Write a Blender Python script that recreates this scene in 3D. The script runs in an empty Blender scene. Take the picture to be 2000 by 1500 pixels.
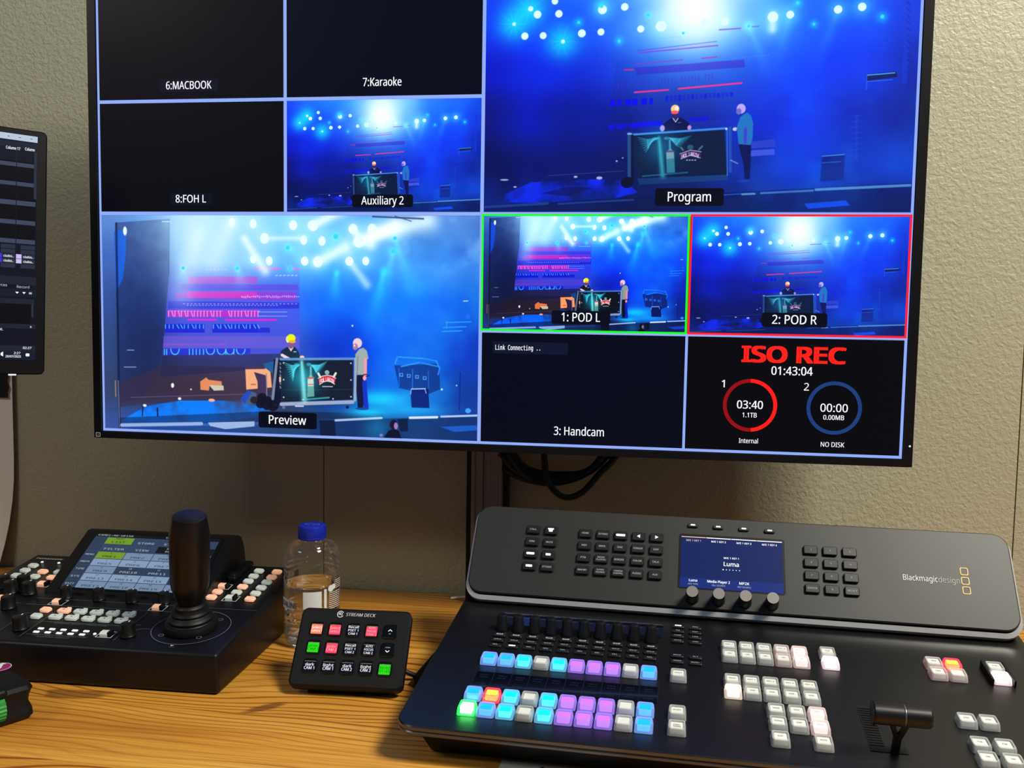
import bpy, bmesh, math, random
import numpy as np
from mathutils import Matrix, Vector

random.seed(7)
SC = bpy.context.scene
COL = SC.collection
R = math.radians
DESK = 0.74                                   # desk top above the floor

# ------------------------------------------------------------------ camera, world, lamps, exposure
cam_d = bpy.data.cameras.new('camera')
cam_d.sensor_fit = 'HORIZONTAL'
cam_d.sensor_width = 36.0
cam_d.lens = 36.0 * 1800 / 2000
cam_d.clip_start = 0.02
cam = bpy.data.objects.new('camera', cam_d)
COL.objects.link(cam)
cam.location = (0, 0, DESK + 0.393)
cam.matrix_world = Matrix.Translation((0, 0, DESK + 0.393)) @ Matrix.Rotation(R(8.5), 4, 'Z') @ Matrix.Rotation(R(90 - 4.34), 4, 'X') @ Matrix.Rotation(R(0.925), 4, 'Z')
SC.camera = cam

wd = bpy.data.worlds.new('room_light')
wd.use_nodes = True
wd.node_tree.nodes['Background'].inputs[0].default_value = (0.36, 0.60, 1.0, 1)
wd.node_tree.nodes['Background'].inputs[1].default_value = 0.12
SC.world = wd


def area(name, loc, target, sx, sy, power, col):
    l = bpy.data.lights.new(name, 'AREA')
    l.shape = 'RECTANGLE'
    l.size, l.size_y, l.energy, l.color = sx, sy, power, col
    o = bpy.data.objects.new(name, l)
    COL.objects.link(o)
    o.location = loc
    o.rotation_euler = (Vector(target) - Vector(loc)).to_track_quat('-Z', 'Y').to_euler()
    return o


area('ceiling_lamp', (1.10, 0.26, 2.64), (0.1, 0.95, 0.9), 0.55, 0.55, 64, (1.0, 0.95, 0.82))
area('ceiling_lamp', (-1.85, -0.45, 2.45), (-0.75, 1.0, 0.85), 0.6, 0.3, 11, (1.0, 0.94, 0.80))

SC.cycles.transparent_max_bounces = 32
SC.view_settings.view_transform = 'Standard'
SC.view_settings.look = 'None'
SC.view_settings.exposure = 0.0
SC.view_settings.gamma = 1.0
SC.view_settings.use_curve_mapping = False


# ------------------------------------------------------------------ materials
def lin(c):
    return tuple(((v / 255) / 12.92 if v / 255 <= 0.04045 else ((v / 255 + 0.055) / 1.055) ** 2.4) for v in c)


_mats = {}


def mat(name, rgb=(128, 128, 128), rough=0.5, metal=0.0, emit=None, es=1.0, trans=0.0, ior=1.45, grain=0.0, gs=400.0, coat=0.0, spec=0.5):
    if name in _mats:
        return _mats[name]
    m = bpy.data.materials.new(name)
    m.use_nodes = True
    nt = m.node_tree
    b = nt.nodes['Principled BSDF']
    b.inputs['Base Color'].default_value = (*lin(rgb), 1)
    b.inputs['Roughness'].default_value = rough
    b.inputs['Metallic'].default_value = metal
    b.inputs['Transmission Weight'].default_value = trans
    b.inputs['IOR'].default_value = ior
    b.inputs['Coat Weight'].default_value = coat
    b.inputs['Specular IOR Level'].default_value = spec
    if emit is not None:
        b.inputs['Emission Color'].default_value = (*lin(emit), 1)
        b.inputs['Emission Strength'].default_value = es
    if grain:
        n = nt.nodes.new('ShaderNodeTexNoise')
        n.inputs['Scale'].default_value = gs
        n.inputs['Detail'].default_value = 3
        tc = nt.nodes.new('ShaderNodeTexCoord')
        nt.links.new(tc.outputs['Object'], n.inputs['Vector'])
        bp = nt.nodes.new('ShaderNodeBump')
        bp.inputs['Strength'].default_value = grain
        bp.inputs['Distance'].default_value = 0.00012
        nt.links.new(n.outputs['Fac'], bp.inputs['Height'])
        nt.links.new(bp.outputs['Normal'], b.inputs['Normal'])
    _mats[name] = m
    return m


def glow(name, rgb, es=1.0, base=(5, 5, 8), rough=0.35):
    return mat('glow_' + name, base, rough, emit=rgb, es=es, spec=0.15)


def node(nt, t, **kw):
    n = nt.nodes.new(t)
    for k, v in kw.items():
        if k.startswith('i_'):
            n.inputs[k[2:].replace('_', ' ')].default_value = v
        else:
            setattr(n, k, v)
    return n


def ramp(nt, stops, src):
    r = nt.nodes.new('ShaderNodeValToRGB')
    cr = r.color_ramp
    while len(cr.elements) < len(stops):
        cr.elements.new(0.5)
    for e, (p, c) in zip(cr.elements, stops):
        e.position = p
        e.color = (*c, 1)
    if src is not None:
        nt.links.new(src, r.inputs['Fac'])
    return r


def wood():
    m = bpy.data.materials.new('oiled_pine')
    m.use_nodes = True
    nt = m.node_tree
    L = nt.links.new
    b = nt.nodes['Principled BSDF']
    tc = node(nt, 'ShaderNodeTexCoord')
    # each board gets its own shift so that the grain breaks at the glue lines
    sep = node(nt, 'ShaderNodeSeparateXYZ')
    L(tc.outputs['Object'], sep.inputs[0])
    dv = node(nt, 'ShaderNodeMath', operation='DIVIDE')
    dv.inputs[1].default_value = 0.118
    L(sep.outputs['Y'], dv.inputs[0])
    fl = node(nt, 'ShaderNodeMath', operation='FLOOR')
    L(dv.outputs[0], fl.inputs[0])
    wn = node(nt, 'ShaderNodeTexWhiteNoise', noise_dimensions='1D')
    L(fl.outputs[0], wn.inputs['W'])
    sc = node(nt, 'ShaderNodeVectorMath', operation='SCALE')
    sc.inputs['Scale'].default_value = 7.0
    L(wn.outputs['Color'], sc.inputs[0])
    ad = node(nt, 'ShaderNodeVectorMath', operation='ADD')
    L(tc.outputs['Object'], ad.inputs[0])
    L(sc.outputs[0], ad.inputs[1])
    # long soft distortion -> cathedral arches
    mp0 = node(nt, 'ShaderNodeMapping')
    mp0.inputs['Scale'].default_value = (1.9, 6.0, 1.0)
    L(ad.outputs[0], mp0.inputs[0])
    n0 = node(nt, 'ShaderNodeTexNoise', i_Scale=1.0, i_Detail=2.0)
    L(mp0.outputs[0], n0.inputs['Vector'])
    s2 = node(nt, 'ShaderNodeSeparateXYZ')
    L(ad.outputs[0], s2.inputs[0])
    k = node(nt, 'ShaderNodeMath', operation='MULTIPLY_ADD')
    k.inputs[1].default_value = 0.17
    L(n0.outputs['Fac'], k.inputs[0])
    L(s2.outputs['Y'], k.inputs[2])
    fr = node(nt, 'ShaderNodeMath', operation='MULTIPLY')
    fr.inputs[1].default_value = 560.0
    L(k.outputs[0], fr.inputs[0])
    sn = node(nt, 'ShaderNodeMath', operation='SINE')
    L(fr.outputs[0], sn.inputs[0])
    rings = ramp(nt, [(0.45, (0, 0, 0)), (0.97, (1, 1, 1))], sn.outputs[0])
    # fine fibres
    mp1 = node(nt, 'ShaderNodeMapping')
    mp1.inputs['Scale'].default_value = (9.0, 520.0, 1.0)
    L(ad.outputs[0], mp1.inputs[0])
    n1 = node(nt, 'ShaderNodeTexNoise', i_Scale=1.0, i_Detail=4.0)
    L(mp1.outputs[0], n1.inputs['Vector'])
    mp2 = node(nt, 'ShaderNodeMapping')
    mp2.inputs['Scale'].default_value = (1.6, 22.0, 1.0)
    L(ad.outputs[0], mp2.inputs[0])
    n2 = node(nt, 'ShaderNodeTexNoise', i_Scale=1.0, i_Detail=3.0)
    L(mp2.outputs[0], n2.inputs['Vector'])
    base = ramp(nt, [(0.28, (0.52, 0.195, 0.022)), (0.52, (0.70, 0.315, 0.040)), (0.75, (0.82, 0.43, 0.075))], n2.outputs['Fac'])
    mx = node(nt, 'ShaderNodeMix', data_type='RGBA', blend_type='MULTIPLY')
    fib = ramp(nt, [(0.33, (0.70, 0.60, 0.50)), (0.60, (1, 1, 1))], n1.outputs['Fac'])
    mx.inputs['Factor'].default_value = 0.75
    L(base.outputs[0], mx.inputs['A'])
    L(fib.outputs[0], mx.inputs['B'])
    dk = node(nt, 'ShaderNodeMix', data_type='RGBA', blend_type='MULTIPLY')
    rf = node(nt, 'ShaderNodeMath', operation='MULTIPLY')
    mp4 = node(nt, 'ShaderNodeMapping')
    mp4.inputs['Scale'].default_value = (0.9, 11.0, 1.0)
    L(ad.outputs[0], mp4.inputs[0])
    n4 = node(nt, 'ShaderNodeTexNoise', i_Scale=1.0, i_Detail=2.0)
    L(mp4.outputs[0], n4.inputs['Vector'])
    wm = ramp(nt, [(0.38, (0.12, 0.12, 0.12)), (0.56, (1, 1, 1))], n4.outputs['Fac'])
    L(rings.outputs[0], rf.inputs[0])
    L(wm.outputs[0], rf.inputs[1])
    L(rf.outputs[0], dk.inputs['Factor'])
    L(mx.outputs['Result'], dk.inputs['A'])
    dk.inputs['B'].default_value = (0.40, 0.25, 0.14, 1)
    # dark scars and pale scuffs
    mp3 = node(nt, 'ShaderNodeMapping')
    mp3.inputs['Scale'].default_value = (3.5, 14.0, 1.0)
    mp3.inputs['Location'].default_value = (1.7, 0.4, 0)
    L(tc.outputs['Object'], mp3.inputs[0])
    n3 = node(nt, 'ShaderNodeTexNoise', i_Scale=1.6, i_Detail=2.0)
    L(mp3.outputs[0], n3.inputs['Vector'])
    sm = ramp(nt, [(0.70, (0, 0, 0)), (0.74, (1, 1, 1))], n3.outputs['Fac'])
    st = node(nt, 'ShaderNodeMix', data_type='RGBA')
    sf = node(nt, 'ShaderNodeMath', operation='MULTIPLY')
    sf.inputs[1].default_value = 0.7
    L(sm.outputs[0], sf.inputs[0])
    L(sf.outputs[0], st.inputs['Factor'])
    L(dk.outputs['Result'], st.inputs['A'])
    st.inputs['B'].default_value = (0.16, 0.05, 0.012, 1)
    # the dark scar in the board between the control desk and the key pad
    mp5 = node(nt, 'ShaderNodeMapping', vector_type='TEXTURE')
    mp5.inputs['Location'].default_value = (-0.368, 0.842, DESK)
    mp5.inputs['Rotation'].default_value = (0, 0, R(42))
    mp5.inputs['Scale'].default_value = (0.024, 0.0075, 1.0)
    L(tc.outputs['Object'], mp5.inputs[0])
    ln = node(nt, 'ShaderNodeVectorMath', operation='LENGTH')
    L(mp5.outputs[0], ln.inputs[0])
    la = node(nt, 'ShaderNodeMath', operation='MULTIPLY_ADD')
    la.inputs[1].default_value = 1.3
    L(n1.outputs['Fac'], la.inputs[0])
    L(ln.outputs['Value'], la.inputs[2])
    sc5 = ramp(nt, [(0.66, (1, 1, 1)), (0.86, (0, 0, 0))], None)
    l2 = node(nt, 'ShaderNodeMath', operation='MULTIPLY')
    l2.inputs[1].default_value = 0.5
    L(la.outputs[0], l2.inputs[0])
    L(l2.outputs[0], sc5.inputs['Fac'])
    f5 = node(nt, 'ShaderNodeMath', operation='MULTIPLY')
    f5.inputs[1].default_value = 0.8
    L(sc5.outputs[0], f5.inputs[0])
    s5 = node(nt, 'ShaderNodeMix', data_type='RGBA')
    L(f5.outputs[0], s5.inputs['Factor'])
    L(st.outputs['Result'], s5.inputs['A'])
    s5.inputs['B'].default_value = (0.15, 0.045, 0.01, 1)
    L(s5.outputs['Result'], b.inputs['Base Color'])
    b.inputs['Roughness'].default_value = 0.42
    bp = node(nt, 'ShaderNodeBump')
    bp.inputs['Strength'].default_value = 0.25
    bp.inputs['Distance'].default_value = 0.0006
    L(n1.outputs['Fac'], bp.inputs['Height'])
    L(bp.outputs['Normal'], b.inputs['Normal'])
    return m


def wall_paint():
    m = bpy.data.materials.new('orange_peel_wall')
    m.use_nodes = True
    nt = m.node_tree
    L = nt.links.new
    b = nt.nodes['Principled BSDF']
    b.inputs['Base Color'].default_value = (0.37, 0.365, 0.262, 1)
    b.inputs['Roughness'].default_value = 0.5
    tc = node(nt, 'ShaderNodeTexCoord')
    n = node(nt, 'ShaderNodeTexNoise', i_Scale=190.0, i_Detail=2.0, i_Distortion=0.5)
    L(tc.outputs['Object'], n.inputs['Vector'])
    r = ramp(nt, [(0.36, (0, 0, 0)), (0.68, (1, 1, 1))], n.outputs['Fac'])
    bp = node(nt, 'ShaderNodeBump')
    bp.inputs['Strength'].default_value = 0.4
    bp.inputs['Distance'].default_value = 0.0012
    L(r.outputs[0], bp.inputs['Height'])
    L(bp.outputs['Normal'], b.inputs['Normal'])
    return m


def clear_cap(name, rgb, es, base=(225, 228, 225)):
    """frosted clear key cap: part see-through, part pale plastic, tinted by the lamp inside"""
    key = 'cap_' + name
    if key in _mats:
        return _mats[key]
    m = bpy.data.materials.new(key)
    m.use_nodes = True
    nt = m.node_tree
    L = nt.links.new
    b = nt.nodes['Principled BSDF']
    b.inputs['Base Color'].default_value = (*lin(base), 1)
    b.inputs['Roughness'].default_value = 0.18
    b.inputs['Emission Color'].default_value = (*lin(rgb), 1)
    b.inputs['Emission Strength'].default_value = es
    t = node(nt, 'ShaderNodeBsdfTransparent')
    mx = node(nt, 'ShaderNodeMixShader')
    mx.inputs[0].default_value = 0.5
    L(t.outputs[0], mx.inputs[1])
    L(b.outputs[0], mx.inputs[2])
    L(mx.outputs[0], nt.nodes['Material Output'].inputs['Surface'])
    _mats[key] = m
    return m


BLACK = mat('black_plastic', (14, 14, 16), 0.5, grain=0.25, gs=900, spec=.3)
BLACK2 = mat('black_satin', (11, 11, 13), 0.4, spec=.3)
RUBBER = mat('black_rubber', (10, 10, 11), 0.5, spec=.4)
KNOB = mat('knob_black', (10, 10, 11), 0.4)
CHAR = mat('charcoal_painted_metal', (36, 36, 35), 0.46, grain=0.3, gs=1500)
PLATE = mat('black_powder_coat', (14, 14, 17), 0.36, grain=0.35, gs=1800)
EDGE = mat('edge_grey_metal', (92, 92, 94), 0.35, metal=0.6)
SILVER = mat('silver_trim', (215, 215, 212), 0.3, metal=0.55)
GLOSS = mat('dark_gloss_window', (9, 12, 24), 0.08, coat=0.5)
INK = mat('white_print', (225, 225, 225), 0.6)
INKG = mat('grey_print', (95, 98, 105), 0.6)
INKD = mat('dark_print', (30, 30, 60), 0.6)
LITW = glow('white_legend', (255, 255, 255), 1.3)
LITD = glow('dim_legend', (200, 205, 210), 0.75)


# ------------------------------------------------------------------ mesh building
class MB:
    def __init__(self):
        self.v, self.f, self.m, self.s, self.mats = [], [], [], [], []

    def add(self, vf, material, M=None, smooth=False):
        vs, fs = vf
        o = len(self.v)
        if M is not None:
            vs = [M @ Vector(p) for p in vs]
        self.v.extend([tuple(p) for p in vs])
        if material not in self.mats:
            self.mats.append(material)
        k = self.mats.index(material)
        for f in fs:
            self.f.append([i + o for i in f])
            self.m.append(k)
            self.s.append(smooth)
        return self

    def mesh(self, name):
        me = bpy.data.meshes.new(name)
        me.from_pydata(self.v, [], self.f)
        for m in self.mats:
            me.materials.append(m)
        me.polygons.foreach_set('material_index', self.m)
        me.polygons.foreach_set('use_smooth', self.s)
        me.update()
        me.set_sharp_from_angle(angle=R(38))
        return me

    def build(self, name, parent=None, M=None):
        return put(name, self.mesh(name), parent, M)


def put(name, me, parent=None, M=None):
    o = bpy.data.objects.new(name, me)
    COL.objects.link(o)
    o.parent = parent
    if M is not None:
        o.matrix_basis = M
    return o


def tag(o, label=None, cat=None, group=None, kind=None):
    for k, v in (('label', label), ('category', cat), ('group', group), ('kind', kind)):
        if v:
            o[k] = v
    return o


def empty(name, loc, rz, label, cat, group=None):
    o = bpy.data.objects.new(name, None)
    COL.objects.link(o)
    o.location = loc
    o.rotation_euler = (0, 0, R(rz))
    o.empty_display_size = 0.05
    return tag(o, label, cat, group)


def frame(org, ex=(1, 0, 0), ey=(0, 1, 0)):
    ex, ey = Vector(ex), Vector(ey)
    ez = ex.cross(ey)
    M = Matrix.Identity(4)
    for i in range(3):
        M[i][0], M[i][1], M[i][2], M[i][3] = ex[i], ey[i], ez[i], org[i]
    return M


def tilt(org, deg):
    return frame(org, (1, 0, 0), (0, math.cos(R(deg)), math.sin(R(deg))))


def T(x, y, z=0.0):
    return Matrix.Translation((x, y, z))


def outline(w, h, r, seg=4):
    r = min(r, w / 2 - 1e-6, h / 2 - 1e-6)
    if r <= 1e-6:
        return [(-w / 2, -h / 2), (w / 2, -h / 2), (w / 2, h / 2), (-w / 2, h / 2)]
    p = []
    for cx, cy, a0 in ((w / 2 - r, -h / 2 + r, -90), (w / 2 - r, h / 2 - r, 0), (-w / 2 + r, h / 2 - r, 90), (-w / 2 + r, -h / 2 + r, 180)):
        for i in range(seg + 1):
            a = R(a0 + 90 * i / seg)
            p.append((cx + r * math.cos(a), cy + r * math.sin(a)))
    return p


def stack(loops, cap0=True, cap1=True):
    n = len(loops[0])
    v = [p for l in loops for p in l]
    f = []
    for k in range(len(loops) - 1):
        for i in range(n):
            j = (i + 1) % n
            f.append((k * n + i, k * n + j, (k + 1) * n + j, (k + 1) * n + i))
    if cap0:
        f.append(tuple(range(n - 1, -1, -1)))
    if cap1:
        f.append(tuple((len(loops) - 1) * n + i for i in range(n)))
    return v, f


def rprism(w, h, r, z0, z1, b=0.0, seg=4, top=None, b0=None):
    """rounded rectangle block; b = edge chamfer, top = (w,h) of the upper face when tapered"""
    tw, th = top or (w, h)
    if b0 is None:
        b0 = b
    lp = []

    def ring(ww, hh, rr, z):
        lp.append([(x, y, z) for x, y in outline(ww, hh, max(rr, 1e-5), seg)])
    if b0:
        ring(w - 2 * b0, h - 2 * b0, r - b0 if r > b0 else r * 0.3, z0)
        ring(w, h, r, z0 + b0)
    else:
        ring(w, h, r, z0)
    if b:
        ring(tw, th, r, z1 - b)
        ring(tw - 2 * b, th - 2 * b, r - b if r > b else r * 0.3, z1)
    else:
        ring(tw, th, r, z1)
    return stack(lp)


def box(x0, y0, z0, x1, y1, z1):
    v = [(x, y, z) for z in (z0, z1) for y in (y0, y1) for x in (x0, x1)]
    return v, [(0, 2, 3, 1), (4, 5, 7, 6), (0, 1, 5, 4), (2, 6, 7, 3), (0, 4, 6, 2), (1, 3, 7, 5)]


def hex8(lo, hi, bev=0.0, seg=2):
    """solid between two quads (each 4 points, same winding seen from above), bevelled"""
    v = list(lo) + list(hi)
    f = [(3, 2, 1, 0), (4, 5, 6, 7)] + [(i, (i + 1) % 4, 4 + (i + 1) % 4, 4 + i) for i in range(4)]
    if not bev:
        return v, f
    bm = bmesh.new()
    bv = [bm.verts.new(p) for p in v]
    for q in f:
        bm.faces.new([bv[i] for i in q])
    bmesh.ops.bevel(bm, geom=list(bm.edges), offset=bev, segments=seg, profile=0.5, affect='EDGES')
    bm.verts.index_update()
    r = [tuple(p.co) for p in bm.verts], [tuple(p.index for p in q.verts) for q in bm.faces]
    bm.free()
    return r


def rect(x0, y0, x1, y1, z=0.0):
    return [(x0, y0, z), (x1, y0, z), (x1, y1, z), (x0, y1, z)], [(0, 1, 2, 3)]


def rrect(cx, cy, w, h, r, z=0.0):
    p = [(cx + x, cy + y, z) for x, y in outline(w, h, r, 4)]
    return p, [tuple(range(len(p)))]


def border(x0, y0, x1, y1, t, z=0.0):
    o = [(x0, y0), (x1, y0), (x1, y1), (x0, y1)]
    i = [(x0 + t, y0 + t), (x1 - t, y0 + t), (x1 - t, y1 - t), (x0 + t, y1 - t)]
    v = [(x, y, z) for x, y in o + i]
    return v, [(k, (k + 1) % 4, 4 + (k + 1) % 4, 4 + k) for k in range(4)]


def ringflat(cx, cy, r0, r1, z=0.0, a0=0, a1=360, n=64):
    v, f = [], []
    for i in range(n + 1):
        a = R(a0 + (a1 - a0) * i / n)
        v += [(cx + r0 * math.cos(a), cy + r0 * math.sin(a), z), (cx + r1 * math.cos(a), cy + r1 * math.sin(a), z)]
    for i in range(n):
        f.append((2 * i, 2 * i + 1, 2 * i + 3, 2 * i + 2))
    return v, f


def disc(cx, cy, r, z=0.0, n=20, ry=None):
    return [(cx + r * math.cos(2 * math.pi * i / n), cy + (ry or r) * math.sin(2 * math.pi * i / n), z) for i in range(n)], [tuple(range(n))]


def seg2(x0, y0, x1, y1, w, z=0.0):
    d = Vector((x1 - x0, y1 - y0))
    n = Vector((-d.y, d.x)).normalized() * w / 2
    return [(x0 + n.x, y0 + n.y, z), (x0 - n.x, y0 - n.y, z), (x1 - n.x, y1 - n.y, z), (x1 + n.x, y1 + n.y, z)], [(0, 1, 2, 3)]


def lathe(prof, n=32, cap0=True, cap1=True):
    return stack([[(r * math.cos(2 * math.pi * i / n), r * math.sin(2 * math.pi * i / n), z) for i in range(n)] for r, z in prof], cap0, cap1)


def extrude(poly, a, b, axis='x'):
    """poly in the (y,z) plane pulled along x"""
    n = len(poly)
    v = [(a, y, z) for y, z in poly] + [(b, y, z) for y, z in poly]
    f = [tuple(range(n - 1, -1, -1)), tuple(range(n, 2 * n))] + [(i, (i + 1) % n, n + (i + 1) % n, n + i) for i in range(n)]
    return v, f


def spline(pts, k=8):
    P = [Vector(p) for p in pts]
    P = [2 * P[0] - P[1]] + P + [2 * P[-1] - P[-2]]
    out = []
    for i in range(1, len(P) - 2):
        a, b, c, d = P[i - 1:i + 3]
        for j in range(k):
            t = j / k
            out.append(0.5 * (2 * b + (c - a) * t + (2 * a - 5 * b + 4 * c - d) * t * t + (3 * b - a - 3 * c + d) * t ** 3))
    out.append(P[-2])
    return out


def tube(pts, r, n=10, k=8):
    P = spline(pts, k)
    loops = []
    up = Vector((0.13, 0.2, 1)).normalized()
    for i, p in enumerate(P):
        t = (P[min(i + 1, len(P) - 1)] - P[max(i - 1, 0)]).normalized()
        a = t.cross(up).normalized()
        b = t.cross(a).normalized()
        loops.append([tuple(p + a * r * math.cos(2 * math.pi * j / n) - b * r * math.sin(2 * math.pi * j / n)) for j in range(n)])
    return stack(loops)


# lettering: fonts that ship inside Blender (its built-in font as fallback), turned into flat meshes
_fonts = {}


def font(nm):
    if nm not in _fonts:
        f = None
        try:
            import os
            p = os.path.join(bpy.utils.system_resource('DATAFILES', path='fonts'), {'mono': 'DejaVuSansMono.woff2', 'sans': 'NotoSansMath-Regular.woff2'}[nm])
            if os.path.exists(p):
                f = bpy.data.fonts.load(p)
        except Exception:
            f = None
        _fonts[nm] = f
    return _fonts[nm]


_tc = {}


def text(s, h, x=0.0, y=0.0, z=0.0, align='C', bold=0.0, width=None, nm='sans', sx=1.0, res=2, shear=0.0, sp=1.0):
    """cap height h, vertically centred on y; width squeezes to an exact width"""
    key = (s, nm, res, shear, sp)
    if key not in _tc:
        c = bpy.data.curves.new('lettering', 'FONT')
        c.body = s
        c.size = 1.0
        c.resolution_u = res
        c.shear = shear
        c.space_character = sp
        f = font(nm)
        if f:
            c.font = f
        c.fill_mode = 'FRONT'
        o = bpy.data.objects.new('lettering', c)
        me = o.to_mesh()
        v = [(p.co.x, p.co.y) for p in me.vertices]
        fs = [tuple(p.vertices) for p in me.polygons]
        o.to_mesh_clear()
        bpy.data.objects.remove(o)
        bpy.data.curves.remove(c)
        _tc[key] = (v, fs)
    v, fs = _tc[key]
    if not v:
        return [], []
    k = h / ((0.52 if nm == 'mono' else 0.48) if font(nm) else 0.69)
    x0, x1 = min(p[0] for p in v), max(p[0] for p in v)
    kx = k * sx if width is None or len(s) < 2 else width / (x1 - x0)
    ox = {'C': -(x0 + x1) / 2, 'L': -x0, 'R': -x1}[align]
    out = [(x + (p[0] + ox) * kx, y + p[1] * k - h / 2, z) for p in v]
    if bold > 0.005:
        d = (.006 if bold < .018 else .009 if bold < .05 else .042) * k
        n = len(out)
        return [(a + d, b, c) for a, b, c in out] + [(a - d, b, c) for a, b, c in out], list(fs) + [tuple(i + n for i in q) for q in fs]
    return out, fs


# ------------------------------------------------------------------ the room
wallm = wall_paint()
gap = mat('dark_joint', (12, 12, 12), 0.9)
WY = 1.245
wb = MB()
for x0, x1 in ((-2.6, -0.4557), (-0.4543, 0.4652), (0.4668, 2.6)):
    wb.add(box(x0, WY, 0, x1, WY + 0.05, 2.7), wallm)
wb.add(box(-2.6, WY + 0.012, 0, 2.6, WY + 0.06, 2.7), gap)
tag(wb.build('wall_back'), 'beige orange-peel textured wall panels with dark vertical joints', 'wall', kind='structure')
fb = MB()
fb.add(box(-2.6, -2.2, -0.05, 2.6, WY + 0.06, 0.0), mat('grey_floor', (88, 86, 82), 0.7, grain=0.3, gs=200))
tag(fb.build('floor'), 'grey floor under the desk', 'floor', kind='structure')

# desk
desk = empty('desk', (0, 0, 0), 0, 'long orange pine desk top carrying all the control gear', 'desk')
tb = MB()
tb.add(hex8([(-2.0, 0.35, DESK - 0.035), (1.6, 0.35, DESK - 0.035), (1.6, WY - 0.003, DESK - 0.035), (-2.0, WY - 0.003, DESK - 0.035)],
            [(-2.0, 0.35, DESK), (1.6, 0.35, DESK), (1.6, WY - 0.003, DESK), (-2.0, WY - 0.003, DESK)], 0.003), wood())
tb.build('tabletop', desk)
lm = MB().add(rprism(0.06, 0.06, 0.005, 0.0, DESK - 0.035, 0.002), mat('desk_leg_black', (25, 25, 26), 0.5)).mesh('leg')
for x, y in ((-1.9, 0.45), (1.5, 0.45), (-1.9, 1.15), (1.5, 1.15)):
    put('leg', lm, desk, T(x, y))


# ------------------------------------------------------------------ pictures shown on the big display (painted pixel by pixel)
PW, PH = 1280, 720
GY, GX = np.mgrid[0:PH, 0:PW].astype(np.float32)


def fbm(seed, cells, octs=4, w=PW, h=PH):
    rs = np.random.RandomState(seed)
    out = np.zeros((h, w), np.float32)
    amp, tot = 1.0, 0.0
    for o in range(octs):
        cx, cy = int(cells * 2 ** o), max(2, int(cells * 2 ** o * 0.56))
        g = rs.rand(cy + 2, cx + 2).astype(np.float32)
        ys = np.linspace(0, cy, h, endpoint=False)
        xs = np.linspace(0, cx, w, endpoint=False)
        yi, xi = ys.astype(int), xs.astype(int)
        fy, fx = (ys - yi)[:, None], (xs - xi)[None]
        fy, fx = fy * fy * (3 - 2 * fy), fx * fx * (3 - 2 * fx)
        a = g[yi][:, xi] * (1 - fx) + g[yi][:, xi + 1] * fx
        b = g[yi + 1][:, xi] * (1 - fx) + g[yi + 1][:, xi + 1] * fx
        out += amp * (a * (1 - fy) + b * fy)
        tot += amp
        amp *= 0.5
    return out / tot


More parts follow.
